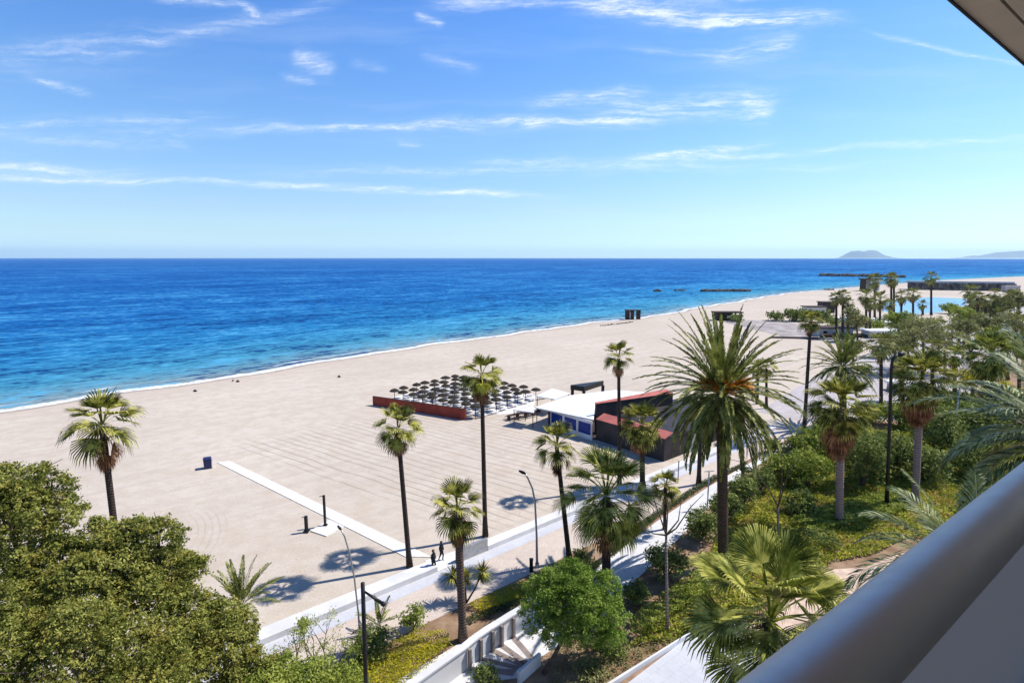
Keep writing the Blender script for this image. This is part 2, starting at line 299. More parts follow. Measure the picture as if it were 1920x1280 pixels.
M = dict(
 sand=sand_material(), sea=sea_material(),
 prom=paving_material('pink_paving', (.55, .46, .39), (.60, .52, .45), (.42, .35, .30)),
 path=paving_material('white_paving', (.60, .59, .58), (.65, .645, .64), (.45, .45, .45), 1.2, 1.2, .02, .15),
 grey=paving_material('grey_paving', (.50, .51, .55), (.54, .55, .59), (.4, .4, .42), .8, .8, .012, .25),
 plaza=paving_material('plaza_paving', (.42, .38, .38), (.50, .46, .455), (.34, .31, .31), 1.5, 1.5, .03, .4),
 pool=simple('pool_water', (.16, .38, .62), .25, .4, var=.08, scale=.05),
 asphalt=simple('asphalt', (.34, .30, .285), .9, .2, var=.25, scale=.2),
 soil=simple('brown_soil', (.20, .125, .075), .95, .1, var=.4, scale=.6, bump=.6, bscale=5, col2=(.34, .23, .15)),
 beige=simple('beige_gravel', (.58, .44, .34), .95, .1, var=.15, scale=1.5, bump=.4, bscale=9),
 white=simple('white_render', (.57, .565, .56), .8, .2, col2=(.69, .69, .70), scale=.45, bump=.1),
 board=paving_material('pale_boards', (.70, .68, .64), (.74, .72, .68), (.5, .47, .43), 2.2, .45, .02, .2),
 taupe=simple('taupe_deck', (.24, .20, .18), .8, .2, var=.12, scale=2),
 redwall=simple('oxide_red_wall', (.27, .045, .028), .7, .2, var=.2, scale=.8),
 redcop=simple('red_coping', (.42, .13, .105), .7, .2, var=.12, scale=.8),
 dark=simple('dark_cladding', (.028, .024, .028), .6, .3, var=.3, scale=.5),
 brown=simple('dark_brown_timber', (.055, .032, .024), .7, .2, var=.3, scale=2),
 black=simple('black_metal', (.012, .012, .014), .45, .4, metal=.2, var=.2),
 steel=simple('galvanised_steel', (.38, .39, .40), .4, .5, metal=.6, var=.12),
 roofw=simple('white_roof_membrane', (.80, .81, .80), .7, .2, var=.03, scale=.3),
 thatch=simple('thatch', (.04, .034, .027), .95, .1, var=.5, scale=5, bump=.8, bscale=12),
 lounge=simple('white_plastic', (.66, .63, .62), .6, .3, var=.06),
 navy=simple('navy_plastic', (.012, .018, .09), .5, .4, var=.2),
 rock=simple('breakwater_rock', (.05, .045, .045), .9, .1, var=.4, scale=.3, bump=.8, bscale=2, col2=(.16, .145, .13)),
 hill=simple('hill_rock', (.10, .11, .09), .95, .05, var=.3, scale=.001),
 skin=simple('skin', (.42, .24, .17), .6, .3, var=.05),
 cloth=simple('dark_clothes', (.03, .03, .04), .9, .1, var=.3, scale=6),
 bark=bark_material('palm_bark', (.02, .015, .012), (.085, .065, .055)),
 barkb=bark_material('brown_palm_bark', (.045, .03, .025), (.19, .14, .115)),
 barkg=bark_material('grey_palm_bark', (.13, .10, .095), (.33, .27, .25), 4),
 barkd=bark_material('date_palm_bark', (.025, .018, .013), (.12, .085, .06), 5),
 wood=simple('tree_bark', (.10, .075, .06), .9, .1, var=.3, scale=3, bump=.5),
 fan=leafmat('fan_leaf', (.02, .026, .007), (.125, .13, .02), (.54, .50, .11), .2, .55, 1.6, .06, wr=.25, wn=.85),
 fandry=leafmat('dry_fan_leaf', (.06, .025, .014), (.19, .085, .042), (.40, .22, .11), .15, .8, 1.2, .1),
 fanyel=leafmat('yellowing_fan_leaf', (.34, .32, .03), (.55, .52, .05), (.7, .62, .09), .3, .6, 1.2, .2),
 fanbig=leafmat('bright_fan_leaf', (.026, .042, .009), (.15, .17, .024), (.56, .54, .13), .22, .5, 1.3, .08, wr=.3, wn=.8),
 feather=leafmat('feather_leaf', (.03, .04, .01), (.16, .18, .035), (.48, .48, .15), .2, .5, .9, .06, wr=.35, wn=.7),
 featherg=leafmat('grey_green_feather_leaf', (.02, .035, .012), (.10, .135, .04), (.44, .47, .24), .2, .45, .8, .12),
 dates=leafmat('orange_date_stems', (.55, .20, .02), (.75, .32, .03), (.85, .48, .08), .15, .6, 3, .3),
 petiole=simple('leaf_stalk', (.26, .27, .10), .55, .3, var=.2),
 tree=leafmat('olive_tree_leaf', (.045, .058, .013), (.19, .205, .042), (.43, .42, .11), .28, .6, .6, .05, warm=(.33, .29, .065)),
 treeg=leafmat('green_tree_leaf', (.05, .09, .014), (.16, .25, .036), (.38, .48, .11), .32, .55, .8, .05),
 shrub=leafmat('dark_shrub_leaf', (.04, .06, .018), (.14, .175, .045), (.34, .38, .11), .25, .55, .8, .06),
 shrubl=leafmat('mid_shrub_leaf', (.06, .095, .016), (.21, .255, .04), (.45, .48, .11), .3, .55, .8, .06),
 yhedge=leafmat('yellow_hedge_leaf', (.16, .16, .012), (.42, .38, .018), (.65, .56, .03), .3, .55, .5, .2),
 cover=leafmat('ground_cover_leaf', (.09, .12, .016), (.27, .30, .03), (.52, .48, .06), .25, .6, .35, .1, warm=(.40, .31, .06)),
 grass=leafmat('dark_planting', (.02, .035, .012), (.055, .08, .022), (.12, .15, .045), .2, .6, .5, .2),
 farleaf=leafmat('far_crown_leaf', (.05, .06, .02), (.17, .175, .05), (.40, .38, .14), .25, .6, .15, .1),
 casu=leafmat('wispy_leaf', (.08, .085, .035), (.22, .22, .08), (.40, .38, .16), .3, .6, .3, .2),
)
def glass_material():
    m, t, b = material('blue_glass'); b.inputs['Base Color'].default_value = (.01, .035, .2, 1); b.inputs['Roughness'].default_value = .12; b.inputs['Specular IOR Level'].default_value = .12
    return m
M['glass'] = glass_material()

# ------------------------------------------------------------ land and sea
shp = [(-1400, 240)] + [SN(G(u, v)) for u, v in [(0, 771), (220, 738), (360, 714), (450, 703), (515, 693), (650, 671), (750, 656), (960, 625), (1100, 607), (1218, 594), (1341, 572), (1428, 558), (1480, 549), (1560, 543), (1620, 537)]] + [(760, -135), (1000, -100), (1500, 20), (3000, 500), (60000, 15000)]
shp[0] = (-1400, shp[1][1] + 330); shp = [(-60000, shp[0][1] + 9000)] + shp
SS = np.array([a for a, _ in shp]); SV = np.array([b for _, b in shp])
rs = np.random.RandomState(4)
s_line = np.concatenate([[-18000, -6000, -2000, -1000, -600, -400], np.arange(-300, 700, 3.0), [720, 760, 820, 900, 1000, 1300, 2000, 4000, 9000, 18000]])
def nshore(s):
    s = np.asarray(s, float); k = np.array([-18, -9, 0, 9, 18])
    base = sum(np.interp(s + a, SS, SV) for a in k) / 5
    wig = .7 * np.sin(s / 6.3) + .9 * np.sin(s / 14.7 + 1) + .5 * np.sin(s / 3.1 + 2)
    return base + wig * (np.abs(s) < 700)
def strip(name, offs, zs, sign, attr, mat, label=None):
    ns = nshore(s_line); V = []; A = []; Fc = []
    for i, s in enumerate(s_line):
        for o, z in zip(offs, zs):
            V.append(O + D * s + N * (ns[i] + sign * o) + np.array([0, 0, z])); A.append(o)
    k = len(offs)
    for i in range(len(s_line) - 1):
        for j in range(k - 1):
            a, b, c, d = i * k + j, i * k + j + 1, (i + 1) * k + j + 1, (i + 1) * k + j
            Fc.append((a, b, c, d) if sign < 0 else (d, c, b, a))
    o = mesh(name, (V, Fc), mat); at = o.data.attributes.new(attr, 'FLOAT', 'POINT'); at.data.foreach_set('value', A)
    return tag(o, kind='structure')
strip('sea', [-1.5, 0, 1, 2, 4, 8, 15, 30, 60, 120, 250, 500, 1000, 3000, 10000, 35000], [-.12] * 16, -1, 'offshore', M['sea'])
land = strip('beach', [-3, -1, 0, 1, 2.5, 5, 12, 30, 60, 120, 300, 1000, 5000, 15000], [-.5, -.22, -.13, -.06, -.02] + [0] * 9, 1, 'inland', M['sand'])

def sheet(name, pts, z, mat, kind='structure', thick=0.0):
    pts = [tuple(W(s, n, z)) for s, n in pts]; n = len(pts)
    if thick:
        bot = [(x, y, zz - thick) for x, y, zz in pts]
        o = mesh(name, (pts + bot, [tuple(range(n))] + [(i, n + i, n + (i + 1) % n, (i + 1) % n) for i in range(n)]), mat)
    else: o = mesh(name, (pts, [tuple(range(n))]), mat)
    me = o.data
    if me.polygons[0].normal.z < 0: me.flip_normals()
    return tag(o, kind=kind)
sheet('garden_soil', [(-60, 5.45), (35, 4.35), (48, 3.9), (60, 3.4), (74, 3.6), (80, 12), (130, 14), (170, 12), (300, 20), (300, 200), (-60, 200)], .008, M['soil'])
sheet('promenade', [(-60, .5), (175, .5), (175, 4.0), (60, 3.4), (48, 3.9), (35, 4.6), (24, 5.5), (8, 5.5), (-60, 5.3)], .016, M['prom'])
sheet('kerb_strip', [(-60, .52), (60, .52), (60, 1.5), (-60, 1.9)], .022, M['grey'])
sheet('plaza', [(68, 3.8), (68, -6), (120, -14), (175, -16), (300, -26), (420, -30), (420, 60), (300, 60), (170, 11.5), (130, 13.5), (84, 11.5)], .020, M['plaza'])
sheet('white_path', [(-14, 8.9), (-6, 8.9), (3.8, 8.3), (11, 8.6), (14, 8.1), (23, 6.6), (34.6, 5.3), (44, 4.7), (60, 4.0), (60, 4.9), (42.4, 5.8), (33.1, 7.3), (25, 9.2), (16, 11.0), (12.9, 11.6), (8.5, 12.8), (1.7, 13.0), (-.4, 13.4), (-2.8, 12.0), (-14, 16)], .024, M['path'])
sheet('car_park', [(158, -40), (188, -84), (205, -68), (178, -20), (165, -17)], .028, M['asphalt'])
sheet('tiled_path', [(-4, 17.9), (10.9, 17.9), (16, 19), (16, 30), (-10, 34)], .018, M['grey'])
sheet('gravel_clearing', [(14, 19.5), (20, 20.6), (26.6, 20.6), (29.3, 22.4), (34, 23.4), (40, 27), (34, 33), (18, 30), (10, 25)], .026, M['beige'])
sheet('garden_path', [(57, 9.6), (60, 8.2), (66, 8.0), (66, 10), (60, 10.4)], .026, M['path'])

# ------------------------------------------------------------ plants: generators
rnd = random.Random(7)
def fan_frond(V, Fc, base, phi, th, Lp, R, K, spread, droop, rg, fold=.10, tipdroop=.35):
    """a palmate leaf: arched stalk and a pleated fan of split segments"""
    h = np.array([math.cos(phi), math.sin(phi), 0]); up = np.array([0, 0, 1.0]); lat = np.array([-math.sin(phi), math.cos(phi), 0])
    p0 = np.array(base, float); pts = [p0]; t0 = th; n = 3
    for i in range(n):
        d = h * math.cos(t0) + up * math.sin(t0); p0 = p0 + d * Lp / n; pts.append(p0); t0 -= droop / n
    wd = .035 * R / .9
    for i in range(n):
        k = len(V); a, b = pts[i], pts[i + 1]
        V += [a - lat * wd, a + lat * wd, b + lat * wd * .8, b - lat * wd * .8]; Fc.append((k, k + 1, k + 2, k + 3))
    t = h * math.cos(t0) + up * math.sin(t0)
    roll = rg.uniform(-.35, .35); nr = -h * math.sin(t0) + up * math.cos(t0)
    l2 = lat * math.cos(roll) + nr * math.sin(roll); nr = np.cross(t, l2); nr = nr if nr[2] > 0 or t0 < -1 else -nr
    hub = pts[-1]
    for j in range(-K, K + 1):
        a = spread * j / K + rg.uniform(-.02, .02); da = spread / K * .47
        L = R * (1 - .22 * abs(j / K) ** 2) * rg.uniform(.93, 1.05)
        di = t * math.cos(a) + l2 * math.sin(a)
        cup = nr * (.10 * R * (abs(a) / spread) ** 2)
        side = (-t * math.sin(a) + l2 * math.cos(a))
        sp_ = .62 if K > 14 else .42; m_ = hub + di * L * sp_ + cup; w1 = L * sp_ * math.sin(da) * (1.08 if K > 14 else 1.25)
        e_ = hub + di * L * (.85 if K > 12 else .80) + cup * 1.2 - up * (.10 * tipdroop * L); w2 = w1 * .75
        tp = hub + di * L * (1 - .10 * tipdroop) + cup - up * (tipdroop * .42 * L * rg.uniform(.6, 1.3))
        z1 = nr * fold * w1 * 3
        k = len(V)
        V += [hub, m_ - side * w1 - z1, m_ + z1, m_ + side * w1 - z1, e_ - side * w2, e_ + side * w2, tp]
        Fc += [(k, k + 1, k + 2), (k, k + 2, k + 3), (k + 1, k + 4, k + 5, k + 2), (k + 2, k + 5, k + 3), (k + 4, k + 6, k + 5)]
def feather_frond(V, Fc, base, phi, th, L, arch, rg, nl=34, ll=.45, lw=.035, stalk=None, vee=.5, lean=1.0):
    """a pinnate leaf: arched midrib with two ranks of narrow leaflets"""
    h = np.array([math.cos(phi), math.sin(phi), 0]); up = np.array([0, 0, 1.0]); lat = np.array([-math.sin(phi), math.cos(phi), 0])
    n = 12; p0 = np.array(base, float); pts = [p0]; ds = []; t0 = th; sw = rg.uniform(-.25, .25)
    for i in range(n):
        h2 = h * math.cos(sw * i / n) + lat * math.sin(sw * i / n)
        d = h2 * math.cos(t0) + up * math.sin(t0); ds.append(d); p0 = p0 + d * L / n; pts.append(p0); t0 -= arch / n * (.55 + .9 * i / n)
    ds.append(ds[-1]); tw = rg.uniform(-.5, .5)
    sv, sf = stalk if stalk else (V, Fc)
    for i in range(n):
        k = len(sv); wa = .045 * L / 5 * (1 - i / n * .8); wb = .045 * L / 5 * (1 - (i + 1) / n * .8); a, b = pts[i], pts[i + 1]
        sv += [a - lat * wa, a + lat * wa, b + lat * wb, b - lat * wb, a + up * wa * .9, b + up * wb * .9]
        sf += [(k, k + 4, k + 5, k + 3), (k + 4, k + 1, k + 2, k + 5)]
    for i in range(nl):
        f = .13 + .87 * (i + .5) / nl; x = f * n; i0 = min(int(x), n - 1); fr = x - i0
        q_ = pts[i0] * (1 - fr) + pts[i0 + 1] * fr; d = ds[i0]
        nr = np.cross(d, lat); nr = nr / (np.linalg.norm(nr) + 1e-9); nr = nr if nr[2] >= 0 else -nr
        le = ll * math.sin(PI * min(1, .18 + .80 * f)) ** .55 * rg.uniform(.85, 1.1)
        for sgn in (-1, 1):
            l2 = lat * sgn; an = (.95 - .45 * f) * lean + rg.uniform(-.12, .12)
            dr = d * math.cos(an) + (l2 * math.cos(vee) + nr * math.sin(vee) * (1 if rg.random() < .8 else .2)) * math.sin(an)
            wv = np.cross(dr, nr); wv = wv / (np.linalg.norm(wv) + 1e-9) * lw
            mid_ = q_ + dr * le * .55; tip = q_ + dr * le - up * (le * .16)
            k = len(V); V += [q_, mid_ - wv, tip, mid_ + wv]; Fc.append((k, k + 1, k + 2, k + 3))
def trunk_mesh(top, r0, r1, flare=1.35, seg=9, bulge=0.0, n=9, bend=None):
    top = np.array(top, float); pts = []; rad = []
    b = np.array(bend if bend is not None else (0, 0, 0), float)
    for i in range(n):
        f = i / (n - 1); pts.append(top * f + b * math.sin(PI * f)); rad.append((r0 * (1 - f) + r1 * f) * (1 + (flare - 1) * max(0, 1 - f * 9)) + bulge * math.exp(-((f - .9) / .1) ** 2))
    return MB().tube(pts, rad, seg)
def fan_crown(rg, rad, nlive=26, *a, spread=1.3, **kw):
    return fan_crown_(rg, rad, nlive, *a, spread=spread, **kw)
def fan_crown_(rg, rad, nlive=26, K=9, th0=1.45, th1=-.55, pet=.46, jitter=.15, droopk=.5, spread=1.3):
    V, Fc = [], []
    for i in range(nlive):
        f = i / (nlive - 1); th = th0 + (th1 - th0) * f ** 1.1 + rg.uniform(-jitter, jitter); phi = i * 2.39996 + rg.uniform(-.3, .3)
        R = rad * (1 - pet) * rg.uniform(.88, 1.12) * (.92 if f < .15 else 1.05); Lp = rad * pet * rg.uniform(.8, 1.15)
        fan_frond(V, Fc, (math.cos(phi) * .08, math.sin(phi) * .08, rad * .12 * (1 - f)), phi, th, Lp, R, K, spread, .25 + droopk * f, rg, tipdroop=.25 + .55 * f)
    return V, Fc
def fan_skirt(rg, rad, n, K=6, length=1.0):
    V, Fc = [], []
    for i in range(n):
        phi = i * 2.39996 + rg.uniform(-.3, .3); uu = rg.random(); th = -.45 - .8 * uu - rg.uniform(0, .2)
        fan_frond(V, Fc, (math.cos(phi) * .12, math.sin(phi) * .12, -rad * (.14 + .5 * uu * length)), phi, th, rad * .36 * rg.uniform(.7, 1.2) * (1 - .45 * uu), rad * .46 * length * (1 - .25 * uu) * rg.uniform(.7, 1.1), K, .8, .75, rg, tipdroop=.9)
    return V, Fc
def fan_palm(base, top, rad, label, group=None, name='fan_palm', seed=0, nlive=24, nskirt=16, K=8, r0=.22, r1=.17, bark='bark', leaf='fan', yellow=0, skirtlen=1.0, th1=-.55, bend=None, jitter=.15, pet=.42, flare=1.35, spread=1.3):
    rg = random.Random(seed * 31 + 5); base = np.array(base, float); off = np.array(top, float) - base
    t = empty(name, base, label, 'palm tree', group)
    trunk_mesh(off, r0, r1, bend=bend, flare=flare).build('trunk', M[bark], t, True)
    V, Fc = fan_crown(rg, rad, nlive, K, th1=th1, jitter=jitter, pet=pet, spread=spread)
    o = mesh('crown', (V, Fc), M[leaf], t, loc=tuple(off))
    if nskirt:
        V, Fc = fan_skirt(rg, rad, nskirt, length=skirtlen); mesh('dry_leaf_skirt', (V, Fc), M['fandry'], t, loc=tuple(off))
    if yellow:
        V, Fc = [], []
        for i in range(yellow):
            fan_frond(V, Fc, (0, 0, 0), rg.uniform(-1.6, .6), -.35 - .25 * i, rad * .42, rad * .42, K, 1.4, .5, rg, tipdroop=.7)
        mesh('yellow_leaf', (V, Fc), M['fanyel'], t, loc=tuple(off))
    return t
def feather_palm(base, top, L, label, seed=0, n=80, nl=30, ll=.5, lw=.04, r0=.4, r1=.38, leaf='feather', th1=-.9, name='date_palm', group=None, bark='barkd', dates=0, dry=0, archk=1.0, vee=.5, flare=1.1, lean=1.0):
    rg = random.Random(seed * 17 + 3); base = np.array(base, float); off = np.array(top, float) - base
    t = empty(name, base, label, 'palm tree', group)
    trunk_mesh(off, r0, r1, bulge=r1 * .35, flare=flare).build('trunk', M[bark], t, True)
    V, Fc, SV_, SF_ = [], [], [], []
    for i in range(n):
        f = (i + .5) / n; th = 1.45 + (th1 - 1.45) * f + rg.uniform(-.12, .12); phi = i * 2.39996 + rg.uniform(-.25, .25)
        feather_frond(V, Fc, (math.cos(phi) * r1 * .7, math.sin(phi) * r1 * .7, .35 * (1 - f) * L / 5), phi, th, L * rg.uniform(.85, 1.08), (.38 + .85 * math.sin(f * PI * .75) ** 1.3) * archk, rg, nl, ll, lw, (SV_, SF_), vee, lean)
    mesh('crown', (V, Fc), M[leaf], t, loc=tuple(off)); mesh('leaf_stalks', (SV_, SF_), M['petiole'], t, loc=tuple(off))
    if dates:
        dv, df = [], []
        for i in range(dates):
            phi = rg.uniform(-2.9, -.1); 
            for _ in range(5):
                feather_frond(dv, df, (math.cos(phi) * .5, math.sin(phi) * .5, .4), phi + rg.uniform(-.12, .12), .75 + rg.uniform(-.3, .4), L * .30, 1.0, rg, 24, .24, .05)
        mesh('date_stems', (dv, df), M['dates'], t, loc=tuple(off))
    if dry:
        dv, df = [], []
        for i in range(dry):
            feather_frond(dv, df, (0, 0, -.2), rg.uniform(0, 6.28), -.6 - rg.random() * .7, L * .55, .5, rg, 20, ll * .8, lw)
        mesh('dry_leaf_skirt', (dv, df), M['fandry'], t, loc=tuple(off))
    return t
def leaf_quads(lobes, n_clump, per, csize, leaf, seed, flat=.6, inner=.2, hollow=.72):
    """leaves in twig clumps spread over the skins of several lobes"""
    r = np.random.RandomState(seed); lob = np.array(lobes, float); area = lob[:, 3] * lob[:, 4] + lob[:, 3] * lob[:, 5]
    pick = r.choice(len(lob), n_clump, p=area / area.sum()); L = lob[pick]
    d = r.normal(size=(n_clump, 3)); d /= np.linalg.norm(d, axis=1)[:, None]
    d[:, 2] = np.where((d[:, 2] < -.35) & (r.rand(n_clump) < .6), -d[:, 2], d[:, 2])
    rr = np.where(r.rand(n_clump) < inner, r.uniform(.3, .8, n_clump), r.uniform(hollow, 1.06, n_clump))
    cc = L[:, :3] + d * L[:, 3:6] * rr[:, None]
    c = np.repeat(cc, per, 0); dn = np.repeat(d, per, 0); n = len(c)
    cs = np.repeat(csize * r.uniform(.6, 1.3, n_clump), per)
    p_ = c + r.normal(size=(n, 3)) * cs[:, None] * np.array([1, 1, flat]) * .5
    nr = dn * .55 + r.normal(size=(n, 3)) * .65 + np.array([0, 0, .35]); nr /= np.linalg.norm(nr, axis=1)[:, None]
    a = np.cross(nr, r.normal(size=(n, 3))); a /= np.linalg.norm(a, axis=1)[:, None]; b = np.cross(nr, a)
    sz = leaf * r.uniform(.6, 1.35, n)[:, None]
    v = np.stack([p_ - a * sz, p_ - b * sz * .45 + nr * sz * .12, p_ + a * sz, p_ + b * sz * .45 + nr * sz * .12], 1)
    return v
def shrub(px, rad, label, seed, mat='shrub', hz=None, group=None, name='shrub', leaf=None, per=10, dens=1.0, cat='shrub', squash=.85, base=None):
    """round shrub on the ground whose middle is seen at px"""
    B = base if base is not None else G(*px); t = empty(name, B, label, cat, group); rg = random.Random(seed); hz = hz or rad * squash
    dist = float(np.linalg.norm(B - np.array([0, 0, H]))); lf = leaf or max(.07, min(.5, dist / 1050 * 2.5))
    lob = [(0, 0, hz * .9, rad * .85, rad * .85, hz)]
    for i in range(5):
        a = i * 2.4 + rg.random(); lob.append((math.cos(a) * rad * .5, math.sin(a) * rad * .5, hz * rg.uniform(.6, 1.25), rad * rg.uniform(.4, .6), rad * rg.uniform(.4, .6), hz * rg.uniform(.4, .65)))
    ncl = int(dens * 3.6 * rad * (rad + hz) * 2 / (lf * lf * per * 1.0)); ncl = max(24, min(ncl, 2200))
    quads('foliage', leaf_quads(lob, ncl, per, lf * 3.2, lf, seed), 4, M[mat], t)
    mb = MB()
    for i in range(5):
        a = i * 1.3 + rg.random(); mb.tube([(0, 0, 0), (math.cos(a) * rad * .25, math.sin(a) * rad * .25, hz * .7), (math.cos(a) * rad * .5, math.sin(a) * rad * .5, hz * 1.2)], [.05 * rad, .035 * rad, .015 * rad], 5)
    mb.build('stem', M['wood'], t)
    return t
def limb_set(mb, p0, d, L, r, depth, rg, ends, up=.25):
    p0 = np.array(p0, float); d = np.array(d, float); d /= np.linalg.norm(d)
    p1 = p0 + d * L * .5 + np.array([rg.uniform(-.06, .06), rg.uniform(-.06, .06), 0]) * L; p2 = p0 + d * L + np.array([0, 0, up * L * .2])
    mb.tube([p0, p1, p2], [r, r * .8, r * .6], 6)
    if depth == 0: ends.append(p2); return
    for i in range(rg.choice((2, 3))):
        nd = d + np.array([rg.uniform(-.8, .8), rg.uniform(-.8, .8), rg.uniform(-.1, .6)]); limb_set(mb, p2, nd, L * rg.uniform(.6, .8), r * .58, depth - 1, rg, ends, up)
def sublobes(lob, k, rmin, rmax, seed):
    rg = np.random.RandomState(seed); out = [(l[0], l[1], l[2], l[3] * .8, l[4] * .8, l[5] * .8) for l in lob]
    for l in lob:
        for _ in range(k):
            d = rg.normal(size=3); d /= np.linalg.norm(d); d[2] = abs(d[2]) if rg.rand() < .65 else d[2]
            r_ = rg.uniform(rmin, rmax) * l[3]; out.append((l[0] + d[0] * l[3] * .8, l[1] + d[1] * l[4] * .8, l[2] + d[2] * l[5] * .8, r_, r_, r_ * .8))
    return out
def broad_tree(base, lobes, label, seed, ncl, per, csize, leaf, mat='tree', fork=.45, r=.22, group=None, name='broadleaf_tree', cat='tree', inner=.2, top=None, hollow=.72, sub=0):
    """base point; lobes in world coordinates (x, y, z, rx, ry, rz)"""
    base = np.array(base, float); t = empty(name, base, label, cat, group); rg = random.Random(seed)
    lob = [(l[0] - base[0], l[1] - base[1], l[2] - base[2], *l[3:]) for l in lobes]
    quads('crown', leaf_quads(sublobes(lob, sub, .14, .32, seed) if sub else lob, ncl, per, csize, leaf, seed, inner=inner, hollow=hollow), 4, M[mat], t)
    cm = np.mean([l[:3] for l in lob], 0); fk = np.array([cm[0] * .6, cm[1] * .6, cm[2] * fork])
    MB().tube([(0, 0, 0), fk * .5 + np.array([.05, 0, 0]), fk], [r * 1.25, r, r * .85], 9).build('trunk', M['wood'], t, True)
    mb = MB()
    for l in lob:
        e = np.array(l[:3]) + np.array([0, 0, l[5] * .3]); m_ = fk * .5 + e * .5 + np.array([rg.uniform(-.3, .3), rg.uniform(-.3, .3), -.2])
        mb.tube([fk, m_, e], [r * .55, r * .35, r * .12], 6)
        for k in range(3):
            dd = np.array([rg.uniform(-1, 1) * l[3], rg.uniform(-1, 1) * l[4], rg.uniform(.1, .8) * l[5]]) * .8
            mb.tube([m_ * .4 + e * .6, e + dd * .5, e + dd], [r * .2, r * .12, r * .05], 5)
    mb.build('limbs', M['wood'], t, True)
    return t
def crownpt(u, v, base): return atY(u, v, base[1])

# ------------------------------------------------------------ slim fan palms along the sea wall
ROW = 'tall slim fan palms standing along the beach wall'
b = G(232, 1130); fan_palm(b, crownpt(192, 800, b), 2.85, 'leftmost slim fan palm, leaning slightly, rising behind the big olive-green trees', ROW, seed=1, nlive=17, nskirt=20, r0=.24, r1=.2, K=9, th1=-.35, jitter=.28)
b = G(768, 1062); fan_palm(b, crownpt(746, 805, b), 2.15, 'slim fan palm at the foot of the white boardwalk with a yellow leaf', ROW, seed=2, nlive=17, nskirt=18, yellow=2, th1=-.25, jitter=.28)
b = G(910, 1005); fan_palm(b, crownpt(903, 705, b), 2.3, 'tallest slim fan palm, its crown overlapping the thatched parasols', ROW, seed=3, nlive=17, nskirt=20, yellow=1, th1=-.2, jitter=.28)
b = G(1162, 913); fan_palm(b, crownpt(1160, 672, b), 2.0, 'slim fan palm whose small round crown stands clear above the restaurant roof', ROW, seed=4, nlive=18, nskirt=16, th1=-.25, jitter=.25)
b = G(1205, 912); fan_palm(b, crownpt(1203, 798, b), 2.9, 'short fan palm with brown skirt in front of the dark restaurant wall', ROW, seed=5, nlive=24, nskirt=22, r0=.3, r1=.27, th1=-.45, jitter=.25)
b = G(1310, 908); fan_palm(b, crownpt(1316, 742, b), 2.2, 'slim dark-trunked palm half hidden behind the drooping leaves of the big date palm', ROW, seed=6, nlive=20, nskirt=10, r0=.25)
b = G(1507, 816); fan_palm(b, crownpt(1520, 603, b), 2.0, 'very thin tall palm with a small tuft beside the open sand', ROW, seed=7, nlive=22, nskirt=14, K=6, r0=.26, r1=.2)
b = G(1420, 757); fan_palm(b, crownpt(1421, 692, b), 1.9, 'left one of two small dark palms on the sand behind the big date palm', 'small palms on the far sand', seed=8, nlive=18, nskirt=6, K=5, r0=.25)
b = G(1437, 765); fan_palm(b, crownpt(1437, 690, b), 2.0, 'right one of two small dark palms on the sand behind the big date palm', 'small palms on the far sand', seed=9, nlive=18, nskirt=6, K=5, r0=.25)
# palms of the planted strips
b = G(868, 1200); fan_palm(b, crownpt(858, 957, b), 2.05, 'stout fan palm with reddish brown skirt standing beside the white ramp wall', seed=10, nlive=20, nskirt=26, r0=.27, r1=.25, K=9, bark='barkb', skirtlen=1.15, th1=-.3, jitter=.25)
b = G(1068, 1052); fan_palm(b, crownpt(1044, 838, b), 2.2, 'leaning fan palm immediately left of the broad-crowned palm, in front of the restaurant windows', seed=11, nlive=18, nskirt=14, K=9, th1=-.3, jitter=.3)
b = G(1137, 1085); fan_palm(b, crownpt(1137, 935, b), 4.3, 'broad fan palm with a wide loose crown behind the round green tree', seed=12, nlive=30, nskirt=12, K=13, r0=.36, r1=.33, leaf='fanbig', yellow=2, th1=-.95, pet=.5, spread=1.4)
b = G(1246, 992); fan_palm(b, crownpt(1248, 912, b), 1.75, 'small fan palm between the promenade and the white path', seed=13, nlive=20, nskirt=8, K=8, r0=.16, r1=.15)
b = G(1573, 985); fan_palm(b, crownpt(1577, 765, b), 3.4, 'left one of the two sturdy grey-trunked fan palms, with long brown skirt', seed=14, nlive=30, nskirt=46, K=9, r0=.36, r1=.32, bark='barkg', skirtlen=1.35, th1=-.4)
b = G(1715, 945); fan_palm(b, crownpt(1727, 716, b), 3.5, 'right one of the two sturdy grey-trunked fan palms, with orange-brown skirt', seed=15, nlive=30, nskirt=46, K=9, r0=.36, r1=.3, bark='barkg', skirtlen=1.25, th1=-.35)
b = G(1855, 790); fan_palm(b, crownpt(1857, 668, b), 4.3, 'dense bright green fan palm near the right edge beyond the garden', seed=17, nlive=34, nskirt=20, K=8, r0=.4, r1=.35, leaf='fanbig', th1=-.7)
# foreground fan palm in front of the railing
b = np.array([11.4, 22.2, 0]); fan_palm(b, (11.1, 22.0, 9.4), 4.0, 'big foreground fan palm with huge bright fans just left of the balcony rail', seed=21, nlive=30, nskirt=14, K=22, r0=.36, r1=.34, leaf='fanbig', yellow=2, th1=-.85, pet=.5, jitter=.25, spread=1.6)
